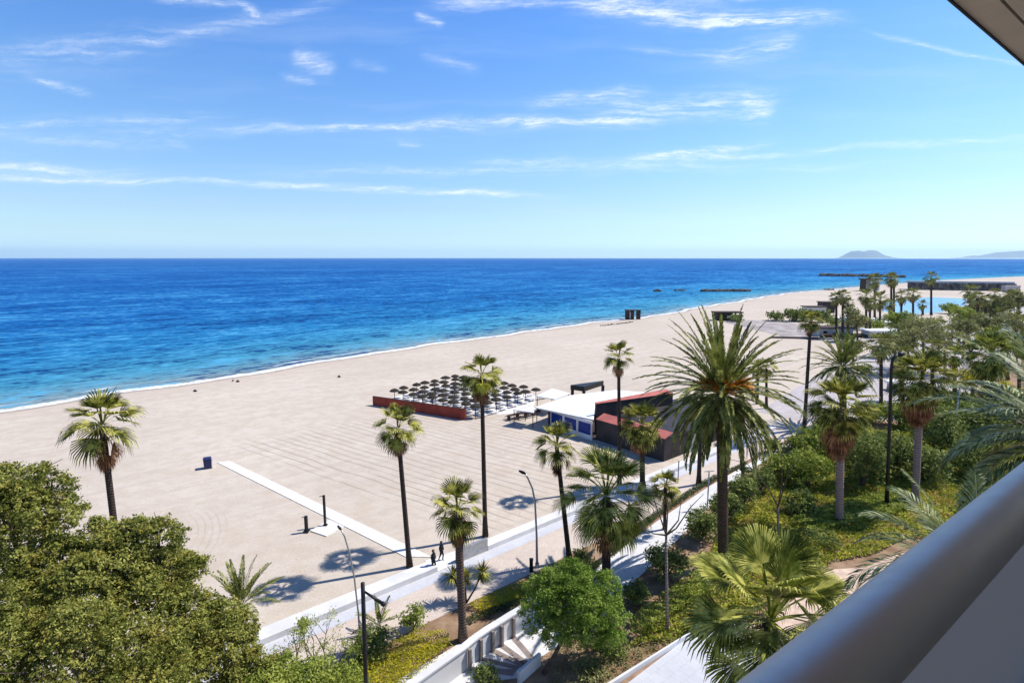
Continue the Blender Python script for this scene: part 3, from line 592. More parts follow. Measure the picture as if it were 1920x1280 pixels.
# feather palms
b = G(1356, 1060); feather_palm(b, crownpt(1353, 742, b), 6.6, 'huge date palm with orange date stems, the largest crown in the picture', seed=1, n=130, nl=60, ll=.66, lw=.05, r0=.42, r1=.4, dates=22, dry=5, th1=-.9, archk=.95, lean=.66)
b = G(1582, 795); feather_palm(b, crownpt(1580, 690, b), 5.6, 'smaller date palm with arching fronds at the edge of the open sand', seed=2, n=80, nl=34, ll=.6, lw=.07, r0=.45, r1=.42, th1=-.5, lean=.7, archk=.9)
b = G(448, 1200); feather_palm(b, crownpt(452, 1135, b), 3.0, 'young feather palm on the sand beside the big trees at lower left', seed=3, n=26, nl=34, ll=.42, lw=.035, r0=.22, r1=.2, th1=.25, name='young_palm', archk=.55, dry=2)
b = np.array([16.4, 18.6, 0]); feather_palm(b, (16.4, 18.6, 13.4), 4.3, 'feather palm whose arching fronds stick out from behind the middle of the balcony rail', seed=6, n=34, nl=42, ll=1.0, lw=.034, r0=.28, r1=.25, leaf='featherg', name='feather_palm', th1=-.6, vee=.05, archk=1.5)
b = np.array([24.4, 23.6, 0]); feather_palm(b, (24.4, 23.6, 16.7), 5.6, 'feather palm at the right edge with broad drooping grey-green fronds above the rail', seed=5, n=56, nl=60, ll=1.3, lw=.045, r0=.3, r1=.28, leaf='featherg', name='feather_palm', th1=-.75, vee=.05, archk=1.35)

# ------------------------------------------------------------ far palms (shared prototypes)
def far_proto(seed, K=4, nlive=22, nskirt=12, leaf='farleaf'):
    t = fan_palm((0, 0, -500), (0, 0, -500 + 1.0), 1.0, 'x', seed=seed, nlive=nlive, nskirt=nskirt, K=K, r0=.06, r1=.05, leaf=leaf, flare=1.0, th1=-.8)
    return t
def far_palm(u, vc, vb, rp, label, seed, trunk=.3, leaf='farleaf', group='palms of the far group beyond the open sand'):
    B = G(u, vb); T = crownpt(u, vc, B); dist = np.linalg.norm(B - np.array([0, 0, H])); rad = rp / F * dist
    return fan_palm(B, T, rad, label, group, seed=seed, nlive=22, nskirt=9, K=3, r0=trunk, r1=trunk * .85, leaf=leaf, th1=-.8, pet=.45)
fp = [(1568,560,632,13,'leftmost palm of the far group, beside a dark hedge'),(1580,556,633,14,'second palm of the far group, its crown overlapping the leftmost one'),(1590,569,633,12,'low-crowned third palm of the far group'),
 (1624,557,628,16,'far palm right of the bushy dry tree, first of a close pair'),(1631,569,630,12,'low-crowned palm of the close pair with the black trunks'),(1650,563,615,17,'broad far palm between the close pair and the lagoon pillars'),
 (1640,527,600,14,'far palm whose crown touches the dark beach bar roof'),(1671,523,596,13,'far palm whose crown stands against the dark breakwater'),(1676,526,594,11,'far palm crown overlapping its neighbour against the breakwater'),(1669,571,600,11,'thin palm in front of the pale terrace, left of the lagoon'),
 (1690,556,597,13,'far palm on the pale terrace left of the lagoon'),(1712,552,596,13,'far palm nearest the left end of the blue lagoon'),(1730,571,590,9,'small dark palm at the very edge of the lagoon'),(1746,521,591,12,'tallest far palm, alone in front of the blue lagoon'),
 (1819,547,612,14,'far palm right of the lagoon with high dark crown'),(1822,568,615,13,'lower palm right of the lagoon'),(1833,559,640,12,'far palm right of the lagoon with pale green crown'),(1848,563,640,10,'small crown at the right of the lagoon group'),
 (1874,590,640,13,'far palm with dusty crown near the right edge'),(1834,598,650,13,'dusty palm in front of the white pavilion'),(1905,600,680,15,'far palm second from the right edge'),(1917,606,672,14,'far palm cut by the right edge of the picture'),(1798,606,660,12,'bushy far palm left of the white pavilion')]
for i, (u, vc, vb, rp, lab) in enumerate(fp): far_palm(u, vc, vb, rp, lab, 40 + i, trunk=.38 if vb > 600 else .45)
for i, (u, vc, vb, rp, lab) in enumerate(((1862,632,700,19,'green round-crowned palm behind the bright fan palm'),(1790,668,735,20,'round-crowned palm between the right sturdy palm and the bright fan palm'),(1889,640,712,17,'round-crowned palm just left of the palms cut by the picture edge'),(1760,612,668,15,'small round-crowned palm among the feathery trees'),(1712,612,662,15,'small round-crowned palm in front of the pale terrace, below the lagoon'),(1893,556,600,12,'small far palm in front of the right end of the stone pier'),(1865,552,600,11,'small far palm in front of the middle right of the stone pier'))): far_palm(u, vc, vb, rp, lab, 80 + i, trunk=.32, leaf='fanbig' if rp > 14 else 'farleaf')
far_palm(1911, 648, 742, 20, 'palm with black trunk at the right edge above the bright fan palm', 71, .3, group='black trunked palms at the right')
far_palm(1748, 655, 770, 20, 'dusty palm behind the right one of the two sturdy palms', 72, .3, group='black trunked palms at the right')
far_palm(1652, 648, 762, 25, 'palm with black trunk behind the sturdy garden palms, on the pale plaza', 73, .3, group='black trunked palms at the right')
far_palm(1690, 668, 750, 22, 'palm with thick dark trunk and dry leaves in the middle of the plaza', 74, .4, group='black trunked palms at the right')

# ------------------------------------------------------------ broadleaf trees at lower left
def lobes(pl, kk=.86):                                   # (u, v, Y, radius in px) -> world lobes
    out = []
    for u, v, Y, rp in pl:
        c = atY(u, v, Y); r = kk * rp / F * np.linalg.norm(c - np.array([0, 0, H])); out.append((c[0], c[1], c[2], r, r, r * .9))
    return out
T1 = lobes([(-20, 930, 29, 50), (40, 915, 29, 52), (95, 925, 29, 40), (10, 980, 27, 70), (85, 985, 28, 62), (30, 1060, 27, 80), (120, 1060, 27, 60), (-60, 980, 28, 90), (60, 1150, 26, 90)])
broad_tree((-22.5, 27.5, 0), T1, 'tallest of the olive-green trees, in the lower left corner', 11, 4200, 15, .21, .085, r=.3, sub=26, inner=.2)
T2 = lobes([(190, 1020, 28, 52), (255, 1015, 28, 48), (300, 1010, 28, 42), (225, 1080, 27, 68), (310, 1080, 28, 58), (355, 1070, 28, 34), (160, 1090, 26, 60), (260, 1150, 26, 80), (350, 1140, 27, 45)])
broad_tree((-18.0, 26.5, 0), T2, 'wide olive-green tree right of the tallest one, hiding the foot of the leftmost palm', 12, 4000, 15, .21, .085, r=.28, sub=26, inner=.2)
T3 = lobes([(410, 1170, 27, 50), (450, 1180, 27, 38), (370, 1200, 26, 56), (430, 1235, 26, 60), (330, 1250, 25, 70), (480, 1255, 26, 40)])
broad_tree((-14.0, 26, 0), T3, 'low olive-green tree nearest the young feather palm', 13, 2900, 15, .2, .08, r=.2, sub=26, inner=.2)
T4 = lobes([(60, 1210, 23, 90), (160, 1200, 23, 80), (250, 1230, 23, 80), (120, 1290, 22, 100), (-20, 1180, 23, 80), (0, 1290, 22, 100), (280, 1310, 22, 90)])
broad_tree((-18.5, 22.5, 0), T4, 'dense tree crown along the bottom edge below the wide olive-green tree', 14, 4200, 15, .19, .075, r=.22, sub=26, inner=.2)
T5 = lobes([(530, 1265, 26, 36), (590, 1275, 26, 42), (500, 1300, 25, 50), (650, 1285, 26, 40), (560, 1310, 25, 60)])
broad_tree((-9.5, 25.5, 0), T5, 'low leafy shrub-like tree at the bottom edge left of the black lamp post', 15, 900, 13, .35, .09, r=.12, mat='shrubl')
# round green tree beside the ramp
Tg = lobes(kk=1.0, pl=[(1030, 1110, 32, 44), (1075, 1095, 32, 46), (1120, 1110, 32, 44), (1015, 1150, 31.5, 42), (1070, 1150, 31, 60), (1135, 1155, 32, 42), (1105, 1185, 31.5, 36), (1050, 1185, 31, 36), (1075, 1130, 31, 50), (1140, 1190, 31.5, 30)])
broad_tree(G(1020, 1262), Tg, 'round bright green tree at the end of the white ramp', 16, 4600, 13, .18, .07, r=.13, mat='treeg', fork=.6, sub=24, inner=.4)
# open sparse tree behind the black lamp post
def sparse_tree(base, label, seed, h, mat='shrubl', ntw=3, leafn=90, name='sparse_tree', depth=3, lf=.06, csz=.3, spread=.5):
    rg = random.Random(seed); t = empty(name, base, label, 'tree'); mb = MB(); ends = []
    mb.tube([(0, 0, 0), (.05, 0, h * .28)], [.11, .08], 7)
    mb.build('trunk', M['wood'], t, True); mb = MB()
    for i in range(4):
        a = i * 1.57 + rg.random(); limb_set(mb, (.05, 0, h * .27), (math.cos(a) * spread, math.sin(a) * spread, 1), h * .3, .055, depth, rg, ends)
    mb.build('limbs', M['wood'], t, True)
    if leafn:
        lob = [(*e, csz, csz, csz * 1.3) for e in ends]; quads('crown', leaf_quads(lob, int(len(ends) * leafn / 10), 8, csz * .9, lf, seed, inner=.6), 4, M[mat], t)
    return t
sparse_tree(G(618, 1300), 'thin open tree with fine twigs behind the black lamp post', 3, 4.4, leafn=34, spread=.75)
sparse_tree(G(560, 1290), 'sparse twiggy tree left of the black lamp post, in front of the white wall', 8, 3.2, leafn=36, spread=.8)
def pruned_tree(base, tips, fork_px, label, blob=None, r=.1):
    t = empty('pruned_tree', base, label, 'tree'); f = atY(*fork_px, base[1]) - base
    MB().tube([(0, 0, 0), f * .5, f], [r * 1.2, r, r * .8], 8).build('trunk', M['barkg'], t, True)
    mb = MB()
    for (pts) in tips:
        P_ = [f] + [atY(u, v, base[1] + dy) - base for u, v, dy in pts]
        mb.tube(P_, [r * .6 * (1 - .75 * i / (len(P_) - 1)) for i in range(len(P_))], 6)
    mb.build('limbs', M['wood'], t, True)
    return t
pruned_tree(G(1251, 1186), [[(1240, 975, .1), (1226, 935, .3), (1222, 905, .4)], [(1268, 990, 0), (1295, 950, .2), (1320, 925, .4)], [(1252, 960, 0), (1249, 930, .1)], [(1225, 1000, -.2), (1200, 985, -.4)], [(1272, 975, 0), (1277, 940, .1)]], (1249, 1003), 'bare pruned tree with forked branches in front of the white path')
b = G(1459, 1020); pruned_tree(b, [[(1440, 915, 0), (1415, 885, .2), (1400, 868, .3), (1366, 860, .4)], [(1466, 905, 0), (1466, 870, .1), (1458, 820, .1)], [(1480, 880, .3), (1500, 860, .4)]], (1459, 950), 'bare pruned tree with a dark bare fork among the garden shrubs', r=.11)

# ------------------------------------------------------------ shrubs and hedges
sh = [((1250,1085),1.75,'round dark shrub behind the trunk of the bare pruned tree','shrub',1.5),((1315,1012),1.65,'round grey-green shrub beside the white path, left of the date palm trunk','shrub',1.6),((1190,1135),1.0,'small blue-green shrub right of the round green tree','shrub',1.0),
 ((1360,975),1.7,'dark shrub immediately right of the date palm trunk','shrub',1.5),((1392,950),1.7,'grey-green shrub in the middle of the row by the white path','shrub',1.7),((1425,920),1.7,'shrub under the tips of the drooping date palm leaves','shrub',1.4),((1460,902),2.0,'leafy shrub behind the fork of the pruned tree','shrubl',1.6),
 ((1508,910),2.7,'large olive shrub left of the left sturdy palm trunk','shrubl',2.2),((1500,965),1.6,'dark round shrub in the shade below the large olive shrub','shrub',1.3),((1530,860),3.0,'green shrub behind the left sturdy palm','shrubl',2.2),((1450,850),1.4,'small shrub at the end of the white path','shrub',1.0),
 ((1490,850),1.5,'grey shrub beside the curved white kerb at the end of the path','shrub',1.1)]
for i, (px, r, lab, mt, hz) in enumerate(sh): shrub(px, r, lab, 100 + i, mt, hz, 'shrubs in the garden beside the white path', dens=1.25)
sh = [((1615,915),2.6,'big dark green shrub right of the left sturdy trunk','shrub',3.3),((1655,895),2.5,'big dark shrub behind the thin black trunk','shrub',3.0),((1600,850),3.4,'broad green shrub behind the skirt of the left sturdy palm','shrubl',2.2),((1690,900),2.6,'dark shrub left of the right sturdy trunk','shrub',2.6),
 ((1755,860),3.3,'big dark green shrub right of the right sturdy trunk','shrub',3.6),((1780,800),4.0,'green shrub behind the feathery fronds at the right','shrubl',3.0),((1830,830),4.0,'leafy shrub above the rail at the right edge','shrub',3.0),((1690,800),3.0,'green shrub under the right sturdy palm crown','shrubl',2.0),((1880,800),4.5,'broad shrub at the far right behind the feather palm','shrubl',3.2),
 ((1630,790),2.6,'low green shrub at the far edge of the garden','shrubl',1.6),((1560,815),2.6,'low shrub by the open sand','shrubl',1.2),((1735,905),2.4,'round shrub between the sturdy trunk and the feather palm','shrub',2.2),((1820,895),2.8,'shadowy shrub directly above the balcony rail','shrub',2.4)]
for i, (px, r, lab, mt, hz) in enumerate(sh): shrub(px, r, lab, 130 + i, mt, hz, 'large shrubs on the right side of the garden', dens=1.25)
shrub((775, 1180), .95, 'small pale shrub on the promenade edge left of the stout palm', 150, 'shrubl', .9, dens=.8)
shrub((1092, 1052), .8, 'small shrub at the foot of the leaning palm', 151, 'shrub', .6)
shrub((700, 1235), 1.3, 'dark green shrub right of the black lamp post', 152, 'shrub', 1.0)
shrub((915, 1290), .9, 'grey-green shrub at the bottom edge in front of the ramp', 153, 'shrub', .7)
shrub((1150, 1225), 1.1, 'straggly low shrub in the shade of the round green tree', 154, 'shrub', .5)
shrub((1110, 1265), 1.2, 'dusty low plant beside the white kerb at the bottom', 155, 'casu', .4, dens=.6)
def hedge_strip(name, pts, hgt, mat, label, seed, leaf=.09, dens=1.0, kind=None, cat='hedge', lump=.25):
    """pts: polygon in (s, n); foliage filling a low block over it"""
    r = np.random.RandomState(seed); P_ = np.array(pts, float); lo, hi = P_.min(0), P_.max(0); ar = (hi - lo).prod()
    n = int(dens * ar * 1.6 / (leaf * leaf)); q_ = r.uniform(lo, hi, (n, 2)); ins = np.zeros(n, bool); j = len(P_) - 1
    for i in range(len(P_)):
        a, c = P_[i], P_[j]; cond = ((a[1] > q_[:, 1]) != (c[1] > q_[:, 1])) & (q_[:, 0] < (c[0] - a[0]) * (q_[:, 1] - a[1]) / (c[1] - a[1] + 1e-9) + a[0]); ins ^= cond; j = i
    q_ = q_[ins]; n = len(q_)
    lum = .5 + .5 * np.sin(q_[:, 0] * 2.1 + np.sin(q_[:, 1] * 1.7) * 2) * np.sin(q_[:, 1] * 2.6 + np.sin(q_[:, 0] * 1.3) * 1.5)
    lum2 = .5 + .5 * np.sin(q_[:, 0] * 5.3 + 1) * np.sin(q_[:, 1] * 6.1)
    z = hgt * (1 - lump + lump * (.6 * lum + .4 * lum2)) * np.where(r.rand(n) < .72, r.uniform(.86, 1.08, n), r.uniform(.05, .9, n))
    c = O + q_[:, :1] * D + q_[:, 1:] * N; c[:, 2] = z + .03
    nr = np.array([0, 0, .8]) + r.normal(size=(n, 3)) * .6; nr /= np.linalg.norm(nr, axis=1)[:, None]
    a = np.cross(nr, r.normal(size=(n, 3))); a /= np.linalg.norm(a, axis=1)[:, None]; b_ = np.cross(nr, a); sz = leaf * r.uniform(.6, 1.4, n)[:, None]
    o = quads(name, np.stack([c - a * sz, c - b_ * sz * .5, c + a * sz, c + b_ * sz * .5], 1), 4, M[mat])
    return tag(o, label, cat, kind=kind) if not kind else tag(o, kind=kind)
def snl(*px): return [SN(G(u, v)) for u, v in px]
hedge_strip('hedge', snl((640, 1300), (700, 1232), (780, 1200), (835, 1198), (850, 1215), (800, 1255), (740, 1300)), .75, 'yhedge', 'bright yellow-green hedge along the outside of the ramp wall', 1, .06)
hedge_strip('hedge', snl((560, 1300), (640, 1250), (700, 1228), (690, 1250), (650, 1300)), .6, 'shrubl', 'mid-green hedge behind the black lamp post', 2, .07)
hedge_strip('hedge', snl((878, 1140), (940, 1112), (1020, 1082), (1080, 1062), (1090, 1080), (1030, 1110), (960, 1135), (900, 1155)), .5, 'yhedge', 'yellow-green hedge on the promenade edge behind the stout palm', 3, .06)
hedge_strip('hedge', snl((1020, 1085), (1100, 1056), (1130, 1062), (1075, 1110)), .55, 'shrubl', 'green hedge between the promenade and the round tree', 4, .06)
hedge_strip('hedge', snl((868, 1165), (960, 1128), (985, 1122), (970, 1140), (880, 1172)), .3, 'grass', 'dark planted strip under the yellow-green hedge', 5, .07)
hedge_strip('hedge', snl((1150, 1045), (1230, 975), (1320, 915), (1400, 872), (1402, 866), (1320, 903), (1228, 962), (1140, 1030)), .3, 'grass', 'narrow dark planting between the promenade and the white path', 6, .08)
hedge_strip('hedge', snl((1180, 1175), (1240, 1125), (1300, 1085), (1340, 1075), (1330, 1120), (1280, 1150), (1235, 1180), (1185, 1205)), .75, 'shrubl', 'olive hedge running past the bare pruned tree', 7, .08)
hedge_strip('hedge', snl((1480, 985), (1560, 955), (1660, 932), (1720, 940), (1700, 965), (1620, 985), (1560, 1000), (1520, 1010)), .9, 'shrubl', 'clipped green hedge across the foot of the sturdy palms', 8, .11)
hedge_strip('hedge', snl((1490, 1005), (1560, 1010), (1580, 1040), (1520, 1030)), 1.0, 'shrub', 'dark hedge end left of the left sturdy trunk', 9, .1)
GC = snl((1180, 1215), (1240, 1150), (1330, 1050), (1345, 1000), (1400, 945), (1480, 880), (1560, 830), (1720, 790), (2000, 800), (2050, 960), (1850, 1010), (1700, 1010), (1640, 1040), (1560, 1055), (1500, 1090), (1400, 1160), (1290, 1200))
hedge_strip('ground_cover', GC, .38, 'cover', None, 10, .13, 1.0, kind='stuff', lump=.6)
hedge_strip('low_planting', snl((1030, 1290), (1060, 1180), (1160, 1195), (1290, 1190), (1220, 1230), (1140, 1290)), .22, 'casu', None, 11, .07, .3, kind='stuff', lump=.9)

# far bushy trees
for i, (u, v, r_, lab) in enumerate(((1560, 612, 3.0, 'scrub bush in front of the pale terrace wall, leftmost of the row'), (1600, 618, 3.2, 'scrub bush under the close pair of far palms'), (1640, 622, 3.4, 'scrub bush at the foot of the broad far palm'), (1690, 615, 3.4, 'scrub bush on the pale terrace below the lagoon'), (1735, 612, 3.2, 'scrub bush at the lagoon corner behind the tallest far palm'),
    (1548, 622, 2.2, 'low scrub bush at the right corner of the grey car park'), (1585, 642, 2.4, 'scrub bush near the base of the leftmost far palms'), (1665, 652, 2.6, 'scrub bush at the edge of the plaza behind the black lamp post'), (1780, 588, 4.0, 'dark scrub bush at the right end of the lagoon'), (1840, 592, 4.4, 'dark scrub bush below the long stone pier'), (1890, 610, 4.2, 'dark scrub bush near the right edge beside the dusty palms'),
    (1820, 660, 3.0, 'scrub bush in front of the white pavilion'), (1745, 680, 2.4, 'scrub bush on the plaza behind the right sturdy palm'), (1880, 690, 2.8, 'scrub bush on the plaza by the right edge'), (1620, 700, 1.9, 'low scrub bush on the plaza left of the thick dark trunk'), (1700, 715, 2.2, 'low scrub bush in front of the fence-like pavilion'))):
    shrub((u, v), r_, lab, 300 + i, ('shrub', 'casu', 'shrubl')[i % 3], r_ * .6, 'scrub among the far palms', dens=.9)
ft = [(1608,598,640,20,17,'casu','bushy dry tree between the first far palms'),(1686,606,668,20,22,'shrubl','bright bushy tree in front of the pale terrace'),(1674,640,700,30,26,'casu','feathery tree behind the tall black trunk'),(1732,622,690,32,28,'casu','wide feathery tree above the right sturdy palm'),
 (1772,645,700,34,26,'casu','wide dusty tree between the two bright fan palms'),(1796,596,630,22,20,'yellowish','yellow-green tree at the right end of the lagoon'),(1805,622,672,22,20,'casu','grey dusty tree right of the wide feathery one'),
 (1848,612,660,20,18,'casu','dusty tree behind the white pavilion'),(1880,570,592,18,12,'farleaf','low dark tree line in front of the breakwater'),(1912,560,590,20,16,'farleaf','dark tree at the right edge in front of the breakwater'),(1855,578,600,20,12,'farleaf','dark rounded tree under the far dusty palms'),
 (1824,712,742,22,14,'yhedge','small yellow tree between the bright fan palm and the shrubs'),(1862,730,756,18,16,'yhedge','small yellow-green tree under the bright fan palm'),(1700,640,700,20,22,'casu','thin-leaved tree behind the sturdy palms'),(1600,650,690,18,14,'casu','pale bush on the plaza edge')]
for i, (u, v, vb, rw, rh, mt, lab) in enumerate(ft):
    mt = {'yellowish': 'shrubl'}.get(mt, mt); B = G(u, vb); k = np.linalg.norm(B - np.array([0, 0, H])) / F; c = crownpt(u, v, B); rg = random.Random(i)
    lb = [(c[0] + rg.uniform(-.6, .6) * rw * k, c[1] + rg.uniform(-.5, .5) * rw * k, c[2] + rg.uniform(-.5, .5) * rh * k, rw * k * rg.uniform(.4, .6), rw * k * .5, rh * k * rg.uniform(.4, .6)) for _ in range(7)]
    broad_tree(B, lb, lab, 200 + i, 260, 9, 2.6 * k * 1.7, 1.7 * k, mat=mt, r=.25, group='bushy trees among the far palms', fork=.7)

# ------------------------------------------------------------ sea wall, ramp and boardwalk
def snbox(mb, s0, s1, n0, n1, z0, z1):
    return mb.hexa([W(s0, n1, z0), W(s1, n1, z0), W(s1, n0, z0), W(s0, n0, z0)], [W(s0, n1, z1), W(s1, n1, z1), W(s1, n0, z1), W(s0, n0, z1)])
wl = MB(); snbox(wl, -60, 2.2, -.75, .5, -.3, .45)
o = tag(wl.build('beach_wall', M['white'], bevel=.03), 'long low white wall beside the lower part of the promenade, up to the boardwalk', 'wall')
wl = MB(); snbox(wl, 7.3, 61, -.55, .5, -.3, .45)
tag(wl.build('beach_wall', M['white'], bevel=.03), 'long low white wall along the promenade from the grey block towards the restaurant', 'wall')
sheet('beach_ramp', [(2.25, -1.6), (7.2, -1.0), (7.2, .49), (2.25, .49)], .03, M['board'])
t = empty('gate_block', W(6.2, .35), 'grey panel block at the opening in the white wall below the tall palm', 'barrier', rz=ROT_SN)
m_ = MB(); m_.box(-1.6, 1.1, -.12, .12, .05, 1.15); m_.build('panel', M['steel'], t, bevel=.02)
m_ = MB(); m_.box(-2.1, -1.85, -.13, .13, 0, .95); m_.build('post', M['black'], t, bevel=.01)
bw = MB(); bz = .06
bw.hexa([W(-5.5, -37.6, -.1), W(1.3, -3.2, -.1), W(3.0, -1.65, -.1), W(-4.2, -37.2, -.1)][::-1], [W(-5.5, -37.6, bz), W(1.3, -3.2, bz), W(3.0, -1.65, bz), W(-4.2, -37.2, bz)][::-1])
bwo = bw.build('boardwalk', M['board']); tag(bwo, kind='structure')
bp = MB(); c4 = [SN(G(*x)) for x in ((582, 996), (612, 1006), (645, 988), (618, 975))]
bp.hexa([W(*c, -.1) for c in c4], [W(*c, .1) for c in c4]); tag(bp.build('shower_platform', M['board']), 'square white platform beside the middle of the boardwalk', 'platform')
def post(px, top_v, r, label, arms=()):
    B = G(*px); hgt = crownpt(px[0], top_v, B)[2]; t = empty('shower_post', B, label, 'shower')
    m_ = MB(); m_.box(-r, r, -r, r, 0, hgt); m_.build('column', M['black'], t, bevel=.01)
    m_ = MB(); m_.box(-r * 2, r * 2, -r * 2, r * 2, 0.1, .16); m_.build('base_plate', M['black'], t)
    m_ = MB(); m_.tube([(0, 0, hgt - .1), (-.3, -.1, hgt - .05), (-.36, -.12, hgt - .12)], .03, 6); m_.build('spout', M['black'], t)
post((610, 986), 928, .1, 'tall black beach shower post at the corner of the white platform'); post((575, 997), 967, .13, 'short black post on the sand left of the white platform')
# bin
B = G(390, 877); t = empty('litter_bin', B, 'navy blue litter bin with a white side at the seaward end of the boardwalk', 'bin', rz=.5)
m_ = MB(); m_.hexa([(-.4, -.4, .06), (.4, -.4, .06), (.4, .4, .06), (-.4, .4, .06)], [(-.45, -.45, 1.15), (.45, -.45, 1.15), (.45, .45, 1.15), (-.45, .45, 1.15)]); m_.build('body', M['navy'], t, bevel=.04)
m_ = MB(); m_.hexa([(-.48, -.48, 1.16), (.48, -.48, 1.16), (.48, .48, 1.16), (-.48, .48, 1.16)], [(-.35, -.4, 1.3), (.35, -.4, 1.3), (.35, .4, 1.3), (-.35, .4, 1.3)]); m_.build('lid', M['navy'], t, bevel=.03)
m_ = MB(); m_.box(.46, .5, -.4, .4, .1, 1.2); m_.build('side_panel', M['lounge'], t)

# white ramp with fins, deck wedges and end wall
t = empty('ramp_wall', W(-1.1, 8.8), 'curving white parapet wall with grey fins on its inner face, along the ramp', 'wall')
org = W(-1.1, 8.8); pts = snl((740, 1352), (800, 1307), (871, 1254), (893, 1235), (916, 1218), (934, 1207), (956, 1192), (985, 1174), (1000, 1160)); m_ = MB()
zt = 1.6; pr = [np.array(W(s, n)) - org for s, n in pts]; fin_ = MB(); cap_ = MB()
for i in range(len(pr) - 1):
    a, c = pr[i], pr[i + 1]; d = (c - a) / np.linalg.norm(c - a); l = np.array([d[1], -d[0], 0]); w_ = .16
    up = np.array([0, 0, zt - .12]); m_.hexa([a + l * w_, c + l * w_, c - l * w_, a - l * w_], [a + l * w_ + up, c + l * w_ + up, c - l * w_ + up, a - l * w_ + up])
    u0 = np.array([0, 0, zt - .118]); u1 = np.array([0, 0, zt]); w2 = .24
    cap_.hexa([a + l * w2 + u0, c + l * w2 + u0, c - l * w2 + u0, a - l * w2 + u0], [a + l * w2 + u1, c + l * w2 + u1, c - l * w2 + u1, a - l * w2 + u1])
m_.build('parapet', M['white'], t); cap_.build('coping', M['white'], t)
ap = (1006, 1237); fp_ = [(876, 1252), (897, 1233), (919, 1217), (936, 1207), (958, 1191)]; ends_ = [(965, 1258), (972, 1252), (980, 1247), (986, 1243), (1000, 1238)]
for i, (f_, wd_) in enumerate(zip(fp_, (9, 9, 8, 8, 8))):
    s, n = SN(G(*f_)); B = W(s, n) - org; m_ = MB()
    a = np.array([0, 0, 0.03]); m_.hexa([B + D * -.07 + N * .36, B + D * .1 + N * .36, B + D * .1 + N * .16, B - D * .07 + N * .16], [x + np.array([0, 0, 1.44]) for x in (B + D * -.07 + N * .36, B + D * .1 + N * .36, B + D * .1 + N * .16, B - D * .07 + N * .16)])
    m_.build('fin', M['taupe'], t)
for i, f_ in enumerate(fp_):
    e1 = ends_[i]; p1 = G(f_[0] - 2, f_[1] + 3, .034); p2 = G(f_[0] + 6, f_[1] - 3, .034); p3 = G(e1[0] + 4, e1[1] - 4, .034); p4 = G(e1[0] - 3, e1[1] + 3 + (5 if i == 0 else 0), .034)
    o = mesh('deck_wedge', ([p1, p4, p3, p2], [(0, 1, 2, 3)]), M['taupe']); 
    if o.data.polygons[0].normal.z < 0: o.data.flip_normals()
    tag(o, kind='structure')
e0, e1 = SN(G(972, 1282)), SN(G(1012, 1246)); t = MB(); dv = np.array(e1) - np.array(e0); nv = np.array([dv[1], -dv[0]]) / np.linalg.norm(dv) * .1
cs = [np.array(e0) - nv, np.array(e1) - nv, np.array(e1) + nv, np.array(e0) + nv]
t.hexa([W(*c, 0) for c in cs], [W(*c, .85) for c in cs]); tag(t.build('end_wall', M['white'], bevel=.02), 'short white wall closing the lower end of the ramp, left of the round tree trunk', 'wall')
cs = snl((1130, 1300), (1291, 1196), (1296, 1190), (1136, 1290)); k_ = MB(); k_.hexa([W(*c, 0) for c in cs], [W(*c, .35) for c in cs])
tag(k_.build('kerb_wall', M['white'], bevel=.02), 'narrow white kerb wall beside the tiled path at the bottom, left of the big fan palm', 'wall')
cs = snl((1470, 848), (1490, 845), (1512, 862), (1508, 872), (1485, 856)); k_ = MB(); k_.add([W(*c, .4) for c in cs] + [W(*c, 0) for c in cs], [(0, 1, 2, 3, 4)] + [(i, 5 + i, 5 + (i + 1) % 5, (i + 1) % 5) for i in range(5)])
tag(k_.build('curved_kerb', M['white']), 'pale curved kerb among the shrubs at the far end of the white path', 'kerb')
k_ = MB(); a_, c_ = G(1715, 960, 0), G(1840, 905, 0)
k_.hexa([a_, c_, c_ + N * .5, a_ + N * .5], [x + np.array([0, 0, .5]) for x in (a_, c_, c_ + N * .5, a_ + N * .5)])

# ------------------------------------------------------------ lamps, bollard, poles
def street_lamp(base, pts, r, label, mat='steel', head=None, name='street_lamp'):
    t = empty(name, base, label, 'street lamp'); P_ = [(0, 0, 0)] + [crownpt(u, v, base) - base for u, v in pts]
    MB().tube(P_, [r * 1.25] + [r * (1 - .35 * i / len(P_)) for i in range(1, len(P_))], 9).build('pole', M[mat], t, True)
    m_ = MB(); m_.tube([(0, 0, 0), (0, 0, .35)], r * 1.9, 9); m_.build('base', M[mat], t)
    if head:
        a, c = [crownpt(u, v, base) - base for u, v in head]; m_ = MB(); m_.tube([a, a * .6 + c * .4, c], [r * .7, r * 1.5, r * .9], 7); m_.build('lamp_head', M['black'], t, True)
    return t
b = G(1007, 1062); street_lamp(b, [(1006, 1000), (1003, 940), (998, 915), (990, 897), (984, 887)], .09, 'grey street lamp with a curved top on the promenade, beside the bollard', head=((986, 888), (973, 882)))
b = G(676, 1215); street_lamp(b, [(672, 1150), (664, 1080), (655, 1035), (646, 1005), (639, 992)], .06, 'slim pale curved lamp post standing on the wall left of the black lamp', head=((640, 993), (633, 985)))
b = G(690, 1400); t = empty('lamp_post', b, 'black lamp post with a slanting arm at the bottom of the picture', 'street lamp')
top = crownpt(680, 1092, b) - b; m_ = MB(); m_.tube([(0, 0, 0), top * .5, top], [.12, .11, .1], 10); m_.build('pole', M['black'], t, True)
a = crownpt(683, 1108, b) - b; c = atY(716, 1130, b[1] - .2) - b; m_ = MB(); m_.tube([a, c], [.05, .09], 8); m_.build('arm', M['black'], t, True)
m_ = MB(); m_.tube([c, c + (c - a) * .18], [.12, .1], 8); m_.build('lamp_head', M['black'], t, True)
